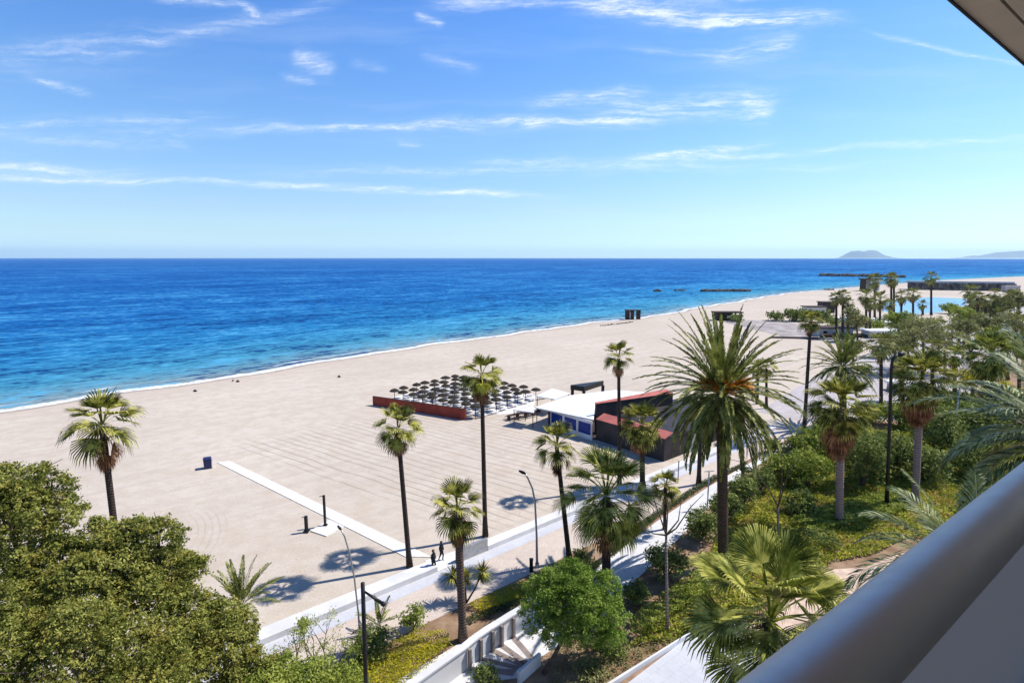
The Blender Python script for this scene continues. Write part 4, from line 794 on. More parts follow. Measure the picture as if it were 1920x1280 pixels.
b = G(1662, 955); street_lamp(b, [(1666, 850), (1669, 760), (1671, 690), (1674, 672), (1684, 664)], .17, 'tall black lamp post between the two sturdy grey-trunked palms', mat='black', head=((1682, 665), (1696, 663)))
b = G(996, 1071); t = empty('bollard', b, 'dark square bollard on the promenade edge left of the street lamp', 'bollard'); m_ = MB(); m_.box(-.14, .14, -.14, .14, 0, 1.05); m_.build('body', M['black'], t, bevel=.02); m_ = MB(); m_.box(-.16, .16, -.16, .16, 1.051, 1.1); m_.build('cap', M['black'], t)
for u, vb, vt, lab in ((1271, 905, 866, 'short grey pole on the wall in front of the restaurant corner'), (1326, 952, 882, 'thin grey pole with a cross bar beside the white path'), (1783, 862, 720, 'thin pale pole among the shrubs below the right sturdy palm')):
    b = G(u, vb); h_ = crownpt(u, vt, b)[2]; t = empty('pole', b, lab, 'pole'); m_ = MB(); m_.tube([(0, 0, 0), (0, 0, h_)], .07, 8); m_.build('shaft', M['steel'], t, True)
    if u == 1326: m_ = MB(); m_.tube([(-.5, 0, h_ - .1), (.5, 0, h_ - .02)], .04, 6); m_.build('cross_bar', M['steel'], t)
    else: m_ = MB(); m_.tube([(0, 0, h_ - .01), (0, 0, h_ + .12)], .09, 8); m_.build('cap', M['steel'], t)
b = G(1399, 905); t = empty('globe_lamp', b, 'dark saucer-shaped lamp head above the end of the white path', 'lamp')
tp = crownpt(1399, 880, b) - b; m_ = MB(); m_.tube([(0, 0, 0), tp], .05, 7); m_.build('pole', M['black'], t)
m_ = MB(); m_.tube([tp + np.array([0, 0, -.25]), tp + np.array([0, 0, -.05]), tp + np.array([0, 0, .15]), tp + np.array([0, 0, .3])], [.25, .75, .6, .1], 14); m_.build('lamp_head', M['black'], t, True)

# small dracaena-like tree with three heads, fan plants on the promenade
b = G(874, 1130); t = empty('yucca', b, 'small branching yucca with spiky heads behind the stout palm trunk', 'plant'); m_ = MB(); lv, lf_ = [], []
for (u, v, dy) in ((848, 1078, .3), (872, 1082, .5), (905, 1072, 0)):
    e = atY(u, v, b[1] + dy) - b; m_.tube([(0, 0, 0), e * .5 + np.array([0, 0, -.15]), e], [.08, .06, .05], 6); rg = random.Random(u)
    for i in range(130):
        th = rg.uniform(-1.1, 1.4); ph = rg.uniform(0, 6.28); d = np.array([math.cos(ph) * math.cos(th), math.sin(ph) * math.cos(th), math.sin(th)]); s_ = np.cross(d, (0, 0, 1)); s_ /= np.linalg.norm(s_) + 1e-6
        L_ = rg.uniform(.75, 1.2); k = len(lv); lv += [e, e + d * L_ * .4 + s_ * .035, e + d * L_ - np.array([0, 0, .12]), e + d * L_ * .4 - s_ * .035]; lf_.append((k, k + 1, k + 2, k + 3))
m_.build('stem', M['wood'], t, True); mesh('leaves', (lv, lf_), M['fan'], t)
b = G(712, 1185); feather_palm(b, b + np.array([0, 0, .5]), 1.9, 'small feathery palm at the arm of the black lamp post', seed=8, n=14, nl=26, ll=.3, lw=.03, r0=.12, r1=.1, th1=.1, name='young_palm', archk=.8)

# ------------------------------------------------------------ people
def person(base, head_z, label, pose='stand', rz=0.0, mats=('cloth', 'cloth')):
    t = bpy.data.meshes.new('person'); k = head_z / 1.7
    if pose == 'stand': 
        J = {'pel': (0, 0, .93), 'ch': (0, .02, 1.25), 'nk': (0, .02, 1.45), 'hd': (0, .03, 1.6), 'ls': (-.18, 0, 1.4), 'le': (-.24, -.03, 1.13), 'lh': (-.22, .08, .88), 'rs': (.18, 0, 1.4), 're': (.24, -.02, 1.13), 'rh': (.22, .06, .88), 'lk': (-.1, .12, .5), 'lf': (-.1, .02, .06), 'lt': (-.1, .2, .03), 'rk': (.1, -.03, .5), 'rf': (.1, -.25, .08), 'rt': (.1, -.08, .03)}
    else:
        J = {'pel': (0, 0, .12), 'ch': (0, -.06, .42), 'nk': (0, -.02, .6), 'hd': (0, .02, .75), 'ls': (-.18, -.03, .55), 'le': (-.26, .12, .36), 'lh': (-.18, .32, .42), 'rs': (.18, -.03, .55), 're': (.26, -.1, .3), 'rh': (.3, -.2, .05), 'lk': (-.13, .4, .45), 'lf': (-.13, .7, .07), 'lt': (-.13, .84, .04), 'rk': (.13, .42, .3), 'rf': (.13, .8, .07), 'rt': (.13, .94, .04)}
    E_ = [('pel', 'ch'), ('ch', 'nk'), ('nk', 'hd'), ('ch', 'ls'), ('ls', 'le'), ('le', 'lh'), ('ch', 'rs'), ('rs', 're'), ('re', 'rh'), ('pel', 'lk'), ('lk', 'lf'), ('lf', 'lt'), ('pel', 'rk'), ('rk', 'rf'), ('rf', 'rt')]
    R_ = dict(pel=.14, ch=.15, nk=.06, hd=.11, ls=.06, le=.045, lh=.035, rs=.06, re=.045, rh=.035, lk=.07, lf=.05, lt=.035, rk=.07, rf=.05, rt=.035); ks = list(J)
    t.from_pydata([tuple(x * k for x in J[a]) for a in ks], [(ks.index(a), ks.index(c)) for a, c in E_], []); t.materials.append(M['cloth'])
    o = bpy.data.objects.new('person', t); o.location = tuple(base); o.rotation_euler.z = rz; C.objects.link(o); tag(o, label, 'person')
    sk = o.modifiers.new('skin', 'SKIN'); 
    for i, a in enumerate(ks): t.skin_vertices[0].data[i].radius = (R_[a] * k,) * 2; t.skin_vertices[0].data[i].use_root = (a == 'pel')
    ss = o.modifiers.new('s', 'SUBSURF'); ss.levels = 1; ss.render_levels = 1
    hd = J['hd']; m_ = MB(); m_.tube([(hd[0] * k, (hd[1] + dy) * k, (hd[2] + dz) * k) for dy, dz in ((-.02, -.03), (-.03, .05), (-.02, .12), (-.01, .15))], [.105 * k, .125 * k, .1 * k, .02 * k], 10); m_.build('hair', M['brown'], o, True)
    m_ = MB(); m_.tube([(hd[0] * k, (hd[1] + .075) * k, (hd[2] - .08) * k), (hd[0] * k, (hd[1] + .09) * k, (hd[2]) * k), (hd[0] * k, (hd[1] + .06) * k, (hd[2] + .07) * k)], [.04 * k, .06 * k, .03 * k], 8); m_.build('face', M['skin'], o, True)
    return o
person(G(813, 1068), 1.72, 'person in dark clothes walking on the promenade, nearer the yucca', rz=-2.2)
person(G(828, 1050), 1.68, 'person in dark clothes walking on the promenade, nearer the beach opening', rz=-2.2)
person(G(437, 715), .95, 'person in dark clothes sitting on the sand near the water', 'sit', rz=.8)
def bundle(px, label):
    t = empty('beach_bag', G(*px), label, 'bag'); m_ = MB(); m_.hexa([(-.35, -.2, 0), (.35, -.2, 0), (.35, .2, 0), (-.35, .2, 0)], [(-.25, -.1, .36), (.22, -.1, .3), (.22, .1, .3), (-.25, .1, .36)]); m_.build('body', M['cloth'], t, bevel=.08)
    m_ = MB(); m_.tube([(-.15, 0, .3), (-.1, 0, .46), (.1, 0, .45), (.15, 0, .28)], .03, 6); m_.build('handle', M['cloth'], t)
bundle((366, 734), 'small dark bag on the sand between the shore and the leftmost palm'); bundle((636, 707), 'small dark bag on the sand left of the red wall'); bundle((446, 716), 'pale dark-topped bag beside the person sitting near the water')

# ------------------------------------------------------------ beach club: red wall, parasols, loungers, restaurant
a, c = G(700, 759), G(873, 787); ha = crownpt(700, 743, a)[2]; hc = crownpt(873, 767, c)[2]
d = (c - a) / np.linalg.norm(c - a); l = np.array([d[1], -d[0], 0]) * .12
t = empty('red_wall', a, 'long dark red wall on the sand in front of the thatched parasols', 'wall'); m_ = MB(); z = np.array([0, 0, 1.0])
m_.hexa([-l, c - a - l, c - a + l, l][::-1], [-l + z * ha, c - a - l + z * hc, c - a + l + z * hc, l + z * ha][::-1]); m_.build('panel', M['redwall'], t)
m_ = MB(); l2 = l * 1.4; m_.hexa([-l2 + z * (ha + .002), c - a - l2 + z * (hc + .002), c - a + l2 + z * (hc + .002), l2 + z * (ha + .002)][::-1], [-l2 + z * (ha + .08), c - a - l2 + z * (hc + .08), c - a + l2 + z * (hc + .08), l2 + z * (ha + .08)][::-1]); m_.build('coping', M['brown'], t)
sheet('club_deck', snl((735, 745), (855, 715), (1008, 742), (1000, 762), (960, 775), (890, 780)), .012, M['board'])
def make_parasol():
    t = empty('thatched_parasol', (0, 0, 0), 'x', 'parasol', 'thatched parasols of the beach club'); m_ = MB(); m_.tube([(0, 0, 0), (0, 0, 2.05)], .06, 6); m_.build('pole', M['brown'], t)
    m_ = MB(); seg = 14; V = [(0, 0, 2.35)]; rg = random.Random(3)
    for k in range(seg):
        a = 2 * PI * k / seg; V.append((math.cos(a) * .62, math.sin(a) * .62, 2.14))
    for k in range(seg * 2):
        a = PI * k / seg; r_ = .98 * rg.uniform(.92, 1.06); V.append((math.cos(a) * r_, math.sin(a) * r_, 1.86 + rg.uniform(-.06, .03)))
    for k in range(seg * 2):
        a = PI * k / seg; V.append((math.cos(a) * .86, math.sin(a) * .86, 1.80))
    Fc = [(0, 1 + k, 1 + (k + 1) % seg) for k in range(seg)]; q0 = 1 + seg; q1 = q0 + 2 * seg
    for k in range(seg): Fc += [(1 + k, q0 + 2 * k, q0 + 2 * k + 1), (1 + k, q0 + 2 * k + 1, q0 + (2 * k + 2) % (2 * seg)), (1 + k, q0 + (2 * k + 2) % (2 * seg), 1 + (k + 1) % seg)]
    for k in range(2 * seg): Fc.append((q0 + k, q1 + k, q1 + (k + 1) % (2 * seg), q0 + (k + 1) % (2 * seg)))
    Fc.append(tuple(q1 + k for k in range(2 * seg))[::-1]); m_.add(V, Fc); m_.build('canopy', M['thatch'], t)
    return t
def make_lounger():
    t = empty('sun_lounger', (0, 0, 0), 'x', 'sun lounger', 'white sun loungers under the thatched parasols')
    m_ = MB(); m_.box(-.3, .3, -.95, .3, .28, .36); m_.build('seat', M['lounge'], t); m_ = MB(); m_.hexa([(-.3, .31, .28), (.3, .31, .28), (.3, .95, .62), (-.3, .95, .62)], [(-.3, .31, .36), (.3, .31, .36), (.3, .93, .70), (-.3, .93, .70)]); m_.build('backrest', M['lounge'], t)
    for x in (-.26, .26):
        for y in (-.85, .2): m_ = MB(); m_.box(x - .025, x + .025, y - .025, y + .025, 0, .279); m_.build('leg', M['lounge'], t)
    return t
P0, L0 = make_parasol(), make_lounger()
c00, c10, c01, c11 = G(738, 752), G(893, 783), G(852, 722), G(1003, 748)
ordn = ['row nearest the red wall', 'second row from the red wall', 'third row from the red wall', 'fourth row from the red wall', 'fifth row from the red wall', 'sixth row from the red wall', 'row farthest from the red wall']
pos9 = ['leftmost', 'second from left', 'third from left', 'fourth from left', 'middle one', 'fourth from right', 'third from right', 'second from right', 'rightmost']
first = True; NI, NJ = 9, 7
for j in range(NJ):
    for i in range(NI):
        f, g = i / (NI - 1), j / (NJ - 1); q_ = (c00 * (1 - f) + c10 * f) * (1 - g) + (c01 * (1 - f) + c11 * f) * g
        rg = random.Random(i * 10 + j); q_ = q_ + np.array([rg.uniform(-.25, .25), rg.uniform(-.25, .25), 0])
        pp = P0 if first else copy_tree(P0); ll_ = L0 if first else copy_tree(L0); first = False
        pp.location = tuple(q_); pp.rotation_euler.z = rg.uniform(0, 6); sc_ = rg.uniform(.88, 1.04); pp.scale = (sc_, sc_, rg.uniform(.93, 1.03))
        q2 = q_ + D * .9 + N * .5; ll_.location = tuple(q2); ll_.rotation_euler.z = ROT_SN + PI / 2 + rg.uniform(-.2, .2)
        pp['label'] = 'thatched parasol, ' + pos9[i] + ' in the ' + ordn[j]; ll_['label'] = 'lounger under the parasol ' + pos9[i] + ' in the ' + ordn[j]

def table(px, label):
    t = empty('picnic_table', G(*px), label, 'table', 'dark tables outside the restaurant', rz=ROT_SN)
    m_ = MB(); m_.box(-1.0, 1.0, -.4, .4, .72, .78); m_.build('tabletop', M['brown'], t)
    for x in (-.85, .85):
        m_ = MB(); m_.box(x - .05, x + .05, -.35, .35, 0, .719); m_.build('leg', M['brown'], t)
    for y in (-.8, .8):
        m_ = MB(); m_.box(-1.0, 1.0, y - .14, y + .14, .42, .47); m_.build('bench', M['brown'], t)
for px, lab in (((962, 786), 'leftmost dark picnic table on the sand left of the restaurant windows'), ((978, 783), 'dark picnic table second from the left outside the restaurant'), ((993, 780), 'dark picnic table nearest the end of the white roof'), ((986, 772), 'dark picnic table behind the front ones, below the white canopy'), ((1003, 773), 'dark picnic table under the edge of the white roof')): table(px, lab)

def canopy(cn, z0, label, name='sun_canopy', peak=.5, mat='roofw'):
    P_ = [np.array(x, float) for x in cn]; c0 = sum(P_) / 4; t = empty(name, (c0[0], c0[1], 0), label, 'canopy'); off = np.array([c0[0], c0[1], 0])
    V = [p_ - off for p_ in P_] + [np.array([0, 0, z0 + peak])] + [p_ - off - np.array([0, 0, .12]) for p_ in P_]
    mesh('roof', (V, [(0, 1, 4), (1, 2, 4), (2, 3, 4), (3, 0, 4), (0, 5, 6, 1), (1, 6, 7, 2), (2, 7, 8, 3), (3, 8, 5, 0), (8, 7, 6, 5)]), M[mat], t)
    for p_ in P_:
        q_ = (p_ - off) * .93; m_ = MB(); m_.tube([(q_[0], q_[1], 0), (q_[0], q_[1], z0 - .13)], .07, 6); m_.build('post', M['brown'], t)
canopy([G(u, v, 2.7) for u, v in ((1005, 742), (1040, 748), (1068, 737), (1035, 728))], 2.7, 'low white pyramid canopy between the parasols and the restaurant')
canopy([G(u, v, 2.4) for u, v in ((962, 768), (1000, 773), (1008, 764), (985, 760))], 2.4, 'small white awning over the dark picnic tables', peak=.15, mat='lounge')
# black pergola
b = G(1073, 752); t = empty('pergola', b, 'black angular pergola frame standing behind the white restaurant roof', 'pergola')
q1 = crownpt(1070, 723, b) - b; B2 = G(1131, 744); q2 = crownpt(1131, 723, B2) - b; B2 = B2 - b; B3 = (G(1095, 757) - b); m_ = MB()
for A_ in (np.zeros(3), B2 * .98, B3 * .97):
    mm = MB(); mm.box(A_[0] - .25, A_[0] + .25, A_[1] - .25, A_[1] + .25, 0, q1[2] - .61); mm.build('post', M['black'], t)
z1 = q1[2]; tri = [np.array([-.4, -.4, 0]), B3, B2]; m_.add([p_ + np.array([0, 0, z1 - .6]) for p_ in tri] + [p_ + np.array([0, 0, z1 + .25]) for p_ in tri], [(2, 1, 0), (3, 4, 5), (0, 1, 4, 3), (1, 2, 5, 4), (2, 0, 3, 5)]); m_.build('roof', M['black'], t)

# restaurant
t = empty('restaurant', W(36, -12), 'beach restaurant with white flat roof, blue windows and a dark wing with red copings', 'building'); org = W(36, -12)
def rbox(name, s0, s1, n0, n1, z0, z1, mat, parent=None):
    m_ = MB(); snbox(m_, s0, s1, n0, n1, z0, z1); m_.v = [tuple(np.array(x) - org) for x in m_.v]; return m_.build(name, M[mat], parent or t)
rbox('pavilion_wall', 36.3, 36.5, -21.9, -13.65, 0, .5, 'white'); rbox('end_wall', 36.15, 48, -22.3, -22.0, 0, 2.72, 'brown'); rbox('back_wall', 48.01, 48.3, -22.3, -13.6, 0, 2.72, 'dark'); rbox('inner_floor', 36.51, 48, -21.99, -13.65, .02, .1, 'brown')
for k in range(3):
    n0 = -21.9 + k * 2.75; n1 = n0 + 2.7
    fr = MB()
    for (a0, a1, z0, z1) in ((n0, n0 + .16, .501, 2.70), (n1 - .16, n1, .501, 2.70), (n0 + .161, n1 - .161, .501, .66), (n0 + .161, n1 - .161, 2.3, 2.70)): snbox(fr, 36.25, 36.45, a0, a1, z0, z1)
    fr.v = [tuple(np.array(x) - org) for x in fr.v]; fo = fr.build('window', M['white'], t)
    rbox('pane', 36.33, 36.37, n0 + .162, n1 - .162, .662, 2.298, 'glass', fo)
zr = 2.9; rc = [G(1003, 763, zr), G(1113, 786, zr), G(1116, 757, zr), G(1245, 738, zr), G(1152, 731, zr), G(1068, 741, zr)]
m_ = MB(); n_ = 6; V = [x - org for x in rc] + [x - org - np.array([0, 0, .17]) for x in rc]; m_.add(V, [tuple(range(n_)), tuple(range(n_, 2 * n_))[::-1]] + [(i, n_ + i, n_ + (i + 1) % n_, (i + 1) % n_) for i in range(n_)]); ro = m_.build('roof', M['roofw'], t)
m_ = MB(); V = [x - org - np.array([0, 0, .172]) for x in rc] + [x - org - np.array([0, 0, .30]) for x in rc]
V = [np.array(v) for v in V]; cen = sum(V[:n_]) / n_; V = [cen * [1, 1, 0] + (v - cen * [1, 1, 0]) * [.985, .985, 1] for v in V]; m_.add(V, [(i, n_ + i, n_ + (i + 1) % n_, (i + 1) % n_) for i in range(n_)] + [tuple(range(n_, 2 * n_))[::-1]]); m_.build('fascia', M['taupe'], t)
rbox('dark_wall', 37.0, 37.3, -13.55, -2.4, 0, 2.95, 'dark'); rbox('dark_wall', 37.31, 42.2, -2.7, -2.4, 0, 2.95, 'dark')
def slab(name, c, z0s, th, mat):
    V = [W(s, n, z) - org for (s, n), z in zip(c, z0s)] + [W(s, n, z - th) - org for (s, n), z in zip(c, z0s)]; k = len(c)
    o = mesh(name, (V, [tuple(range(k)), tuple(range(k, 2 * k))[::-1]] + [(i, k + i, k + (i + 1) % k, (i + 1) % k) for i in range(k)]), M[mat], t); return o
slab('coping', [(36.9, -13.57), (36.9, -2.3), (38.6, -2.3), (38.6, -13.57)][::-1], [3.5, 3.45, 2.97, 2.97], .02, 'redcop')
slab('dark_roof', [(38.62, -2.3), (38.62, -13.3), (60, -13.3), (50, -2.3)][::-1], [2.8] * 4, .1, 'dark')
# tall inner wall running away from the camera, red coping on top
a, c = G(1118, 757, 4.6), G(1262, 737, 4.6); a2, c2 = np.array([a[0], a[1], 0]), np.array([c[0], c[1], 0]); dd = (c2 - a2) / np.linalg.norm(c2 - a2); ll2 = np.array([-dd[1], dd[0], 0])
m_ = MB(); m_.hexa([x - org for x in (a2, c2, c2 + ll2 * .3, a2 + ll2 * .3)], [x - org + np.array([0, 0, 4.6]) for x in (a2, c2, c2 + ll2 * .3, a2 + ll2 * .3)]); m_.build('tall_wall', M['dark'], t)
m_ = MB(); q_ = [a2 - ll2 * .05, c2 - ll2 * .05, c2 + ll2 * 1.5, a2 + ll2 * .4]; m_.hexa([x - org + np.array([0, 0, 4.604]) for x in q_], [x - org + np.array([0, 0, z]) for x, z in zip(q_, (4.65, 4.65, 4.95, 4.75))]); m_.build('coping', M['redcop'], t)
rbox('door_box', 42.25, 45.0, -2.9, -2.2, 0, 2.6, 'white'); rbox('door', 42.7, 44.4, -2.19, -2.13, .02, 2.1, 'steel'); rbox('rear_wall', 45.1, 50, -2.9, -2.5, 0, 2.6, 'dark')

# ------------------------------------------------------------ far beach structures
b = G(1187, 598); t = empty('beach_kiosk', b, 'brown slatted tower of upright panels near the water on the far beach', 'kiosk'); hgt = crownpt(1187, 582, b)[2]
for i, x in enumerate((-2.4, -.4, 2.2)):
    m_ = MB(); m_.box(x - .75, x + .55, -1.2, 1.2, 0, hgt); m_.build('panel', M['brown'], t)
m_ = MB(); m_.box(-3.4, 3.0, -1.4, 1.4, hgt + .002, hgt + .3); m_.build('roof', M['brown'], t); m_ = MB(); m_.box(-1.6, -1.2, -1, 1, 0, hgt * .8); m_.build('pale_panel', M['lounge'], t)
b = G(1362, 600); t = empty('beach_bar', b, 'dark flat-roofed beach bar beside the grey open area', 'building'); k = np.linalg.norm(b - [0, 0, H]) / F; hz_ = crownpt(1362, 584, b)[2]
m_ = MB(); m_.box(-24 * k, 25 * k, -2.5, 2.5, hz_ - .45, hz_); m_.build('roof', M['brown'], t)
m_ = MB(); m_.box(-20 * k, 8 * k, -1.8, 1.8, 0, hz_ - .46); m_.build('wall', M['brown'], t); m_ = MB(); m_.box(-2 * k, 6 * k, -1.9, -1.81, .9, 2.0); m_.build('window', M['lounge'], t)
for x in (12, 22): m_ = MB(); m_.box(x * k - .2, x * k + .2, -2, -1.6, 0, hz_ - .46); m_.build('post', M['brown'], t)
shrub((1380, 603), 2.6, 'green bush at the right end of the dark beach bar', 160, 'shrub', 1.6)
shrub((1455, 601), 3.4, 'dark rock-like bush left of the far hedge', 161, 'shrub', 1.8); 
for i, (u, v, r_) in enumerate(((1485, 602, 4.0), (1505, 602, 4.2), (1540, 604, 4.0))): shrub((u, v), r_, ('leftmost', 'middle', 'rightmost')[i] + ' bush of the dark hedge behind the very thin palm', 162 + i, 'shrub', 2.6, 'bushes of the far hedge')
def rocks(name, p0, p1, wid, hgt, n, label, seed, cat='breakwater', mat='rock'):
    rg = random.Random(seed); t = MB(); a, c = np.array(p0), np.array(p1)
    for i in range(n):
        f = rg.random(); o_ = a * (1 - f) + c * f + np.array([rg.uniform(-1, 1), rg.uniform(-1, 1), 0]) * wid; r_ = hgt * rg.uniform(.45, .9)
        V = []
        for zz, rr in ((-.5, 1.0), (.25, 1.1), (.75, .75), (1.0, .3)):
            for k_ in range(6): an = k_ * PI / 3 + rg.uniform(-.3, .3); V.append((o_[0] + math.cos(an) * r_ * rr * rg.uniform(.8, 1.3), o_[1] + math.sin(an) * r_ * rr * rg.uniform(.8, 1.3), o_[2] + zz * r_ * rg.uniform(.85, 1.1)))
        t.add(V, [(j * 6 + k_, j * 6 + (k_ + 1) % 6, (j + 1) * 6 + (k_ + 1) % 6, (j + 1) * 6 + k_) for j in range(3) for k_ in range(6)] + [(18, 19, 20, 21, 22, 23)])
    return tag(t.build(name, M[mat]), label, cat)
rocks('rock_groyne', G(1312, 546), G(1404, 546), 1.2, 2.0, 120, 'low straight line of dark rocks in the sea left of the far beach', 1)
rocks('rock_groyne', G(1228, 546), G(1236, 546), 1.0, 1.8, 12, 'single small rock in the sea at the left end of the rock line', 2, 'rock')
rocks('rock_groyne', G(1265, 545), G(1282, 545), 1.0, 1.2, 20, 'short low group of rocks in the sea between the single rock and the long line', 5, 'rock')
rocks('rock_groyne', G(1540, 517), G(1690, 520), 3, 4.2, 200, 'distant flat breakwater reaching into the sea left of the pier', 3)
rocks('seaweed_heap', G(1128, 611), G(1185, 604), .8, .35, 60, 'dark heap of seaweed and stones on the waterline beside the slatted kiosk', 4, 'seaweed')
# large mole at the right: rock face with pale parapet and deck
b = G(1700, 543); e = G(1905, 546); t = empty('stone_pier', b, 'long dark stone pier with a pale parapet crossing behind the lagoon', 'pier'); hh = 5.6
d = (e - b); dn = d / np.linalg.norm(d); nn = np.array([-dn[1], dn[0], 0]); V = []; Fc = []; K_ = 90; rg = random.Random(5)
for i in range(K_ + 1):
    q_ = d * i / K_
    for z, o_ in ((-.6, -3), (1.5, -1.6), (3.4, -.8), (hh, 0), (hh, 14)): V.append(q_ + nn * (o_ + rg.uniform(-.6, .6)) + np.array([0, 0, z + (rg.uniform(-.4, .4) if z < hh else 0)]))
for i in range(K_):
    for j in range(4): Fc.append((i * 5 + j, (i + 1) * 5 + j, (i + 1) * 5 + j + 1, i * 5 + j + 1))
mesh('rock_face', (V, Fc), M['rock'], t)
m_ = MB(); m_.hexa([nn * 3 + [0, 0, hh + .01], d + nn * 3 + [0, 0, hh + .01], d + nn * 5 + [0, 0, hh + .01], nn * 5 + [0, 0, hh + .01]], [nn * 3 + [0, 0, hh + 1.3], d + nn * 3 + [0, 0, hh + 1.3], d + nn * 5 + [0, 0, hh + 1.3], nn * 5 + [0, 0, hh + 1.3]]); m_.build('parapet', M['white'], t)
m_ = MB(); q_ = d * .86; m_.box(q_[0] - 3, q_[0] + 8, q_[1] - 8, q_[1] - 4, 0, 4.5); m_.build('gate_house', M['plaza'], t)
b = G(1628, 545); t = empty('pier_hut', b, 'open dark-roofed hut on white posts at the left end of the stone pier', 'hut'); hz_ = crownpt(1628, 522, b)[2]
m_ = MB(); m_.box(-6, 8, -4, 4, hz_ - 1.0, hz_); m_.build('roof', M['brown'], t)
for x in (-4.5, 0, 6): m_ = MB(); m_.box(x - .5, x + .5, -3, 3, 0, hz_ - 1.01); m_.build('post', M['brown' if x < 0 else 'white'], t)
rocks('rock_groyne', G(1545, 543.5), G(1560, 543.5), .8, 1.2, 14, 'dark rocks on the waterline where the far beach ends', 6, 'rock')
# lagoon and pale terraces
o = mesh('lagoon', ([G(*x, .04) for x in ((1640, 578), (1690, 592), (1720, 588), (1760, 586), (1812, 572), (1812, 560), (1745, 557), (1650, 566))], [tuple(range(8))]), M['pool']); tag(o, kind='structure')
if o.data.polygons[0].normal.z < 0: o.data.flip_normals()
def terrace(name, px4, h_, label, mat='white', cat='wall'):
    P_ = [G(*x) for x in px4]; c0 = P_[0]; m_ = MB(); m_.hexa([p_ - c0 for p_ in P_], [p_ - c0 + np.array([0, 0, h_]) for p_ in P_]); o = m_.build(name, M[mat]); o.location = tuple(c0); return tag(o, label, cat)
terrace('terrace_wall', ((1545, 601), (1640, 604), (1640, 601), (1545, 598)), 1.2, 'pale terrace wall behind the first far palms')
terrace('terrace_wall', ((1540, 633), (1690, 633), (1690, 630), (1540, 630)), .9, 'low dark wall along the near edge of the car park, behind the small date palm', 'brown')
terrace('low_wall', ((1445, 634), (1540, 636), (1540, 634), (1445, 632)), .35, 'thin dark kerb between the grey car park and the sand', 'brown', 'kerb')
terrace('terrace_wall', ((1620, 612), (1740, 612), (1740, 609), (1620, 609)), 1.6, 'white terrace wall in the middle of the far palms')
def pavilion(px, wpx, hpx, label, roofm='roofw', wallm='white'):
    b = G(*px); k = np.linalg.norm(b - [0, 0, H]) / F; t = empty('pavilion', b, label, 'building'); w_, h_ = wpx * k / 2, hpx * k
    m_ = MB(); m_.box(-w_, w_, -3, 3, h_ - .35, h_); m_.build('roof', M[roofm], t); m_ = MB(); m_.box(-w_ * .9, w_ * .9, -2.4, 2.4, 0, h_ - .351); m_.build('wall', M[wallm], t)
    for i in range(3): x = -w_ * .6 + i * w_ * .6; m_ = MB(); m_.box(x - .6, x + .6, -2.46, -2.41, .6, h_ * .6); m_.build('window', M['dark'], t)
pavilion((1855, 640), 28, 26, 'small white pavilion between the far palms near the right edge'); pavilion((1868, 572), 30, 8, 'low pale building behind the dark trees right of the lagoon', wallm='plaza')
pavilion((1525, 592), 34, 16, 'low pale beach hut with dark roof left of the far palms', 'brown'); pavilion((1548, 586), 22, 18, 'dark-roofed hut just left of the leftmost far palm', 'brown', 'dark'); pavilion((1560, 628), 60, 14, 'pale building with dark openings behind the trunks of the first far palms', 'brown')
pavilion((1655, 632), 60, 12, 'pale building with windows seen between the trunks of the middle far palms'); pavilion((1700, 735), 40, 14, 'white fence-like pavilion behind the sturdy garden palms', wallm='plaza')

# ------------------------------------------------------------ distant headlands
def headland(name, prof, dist, label):
    V, Fc = [], []; rg = random.Random(9); R_ = 7
    for i, (u, v) in enumerate(prof):
        r = ray(u, 483); c = np.array([r[0] / r[1] * dist, dist, 0]); h_ = (483 - v) / F * dist * 1.03
        for j in range(R_):
            f = j / (R_ - 1) * 2 - 1; V.append(c + np.array([0, f * dist * .03, max(0, h_ * (1 - abs(f) ** 1.5)) * rg.uniform(.93, 1.03) - 3]))
    for i in range(len(prof) - 1):
        for j in range(R_ - 1): a = i * R_ + j; Fc.append((a, a + R_, a + R_ + 1, a + 1))
    return tag(mesh(name, (V, Fc), M['hill'], smooth=True), kind='structure')
headland('headland', [(1580, 483), (1585, 480), (1589, 476), (1593, 471.5), (1597, 469.5), (1603, 470), (1608, 468.3), (1613, 469.6), (1620, 470.2), (1627, 468.5), (1634, 469.2), (1641, 469.5), (1646, 473), (1652, 477), (1657, 478), (1664, 481), (1672, 482.2), (1680, 483)], 30000, '')
headland('coast_hills', [(1790, 483), (1810, 481), (1826, 478), (1838, 479), (1850, 475.5), (1865, 472.5), (1885, 471), (1905, 469.5), (1930, 468), (1990, 466), (2080, 470), (2200, 476)], 32000, '')

# ------------------------------------------------------------ the balcony the picture is taken from
RZ = math.radians(52.4); R3 = np.array([math.sin(RZ), math.cos(RZ), 0]); NO = np.array([-math.cos(RZ), math.sin(RZ), 0])
CAMP = np.array([0, 0, H])
def perp(u, v): r = ray(u, v); e = r - R3 * (r @ R3); return e / np.linalg.norm(e)
pn = [np.cross(ray(*a_), ray(*b_)) for a_, b_ in (((1462, 1216), (1920, 864)), ((1691, 1280), (1920, 1020)))]; RR = np.cross(pn[0] / np.linalg.norm(pn[0]), pn[1] / np.linalg.norm(pn[1])); RR /= np.linalg.norm(RR); RR = RR if RR[0] > 0 else -RR
def perr(u, v): r = ray(u, v); e = r - RR * (r @ RR); return e / np.linalg.norm(e)
e1 = perr(1462, 1216); e2 = perr(1691, 1280)
half = math.acos(float(e1 @ e2)) / 2; rt = .055; ax = (e1 + e2) / np.linalg.norm(e1 + e2) * rt / math.sin(half)
def bal(a, o, z): return CAMP + R3 * a + NO * o + np.array([0, 0, z])        # along, outward, up from the camera
ox, zx = float(ax @ NO), float(ax[2])
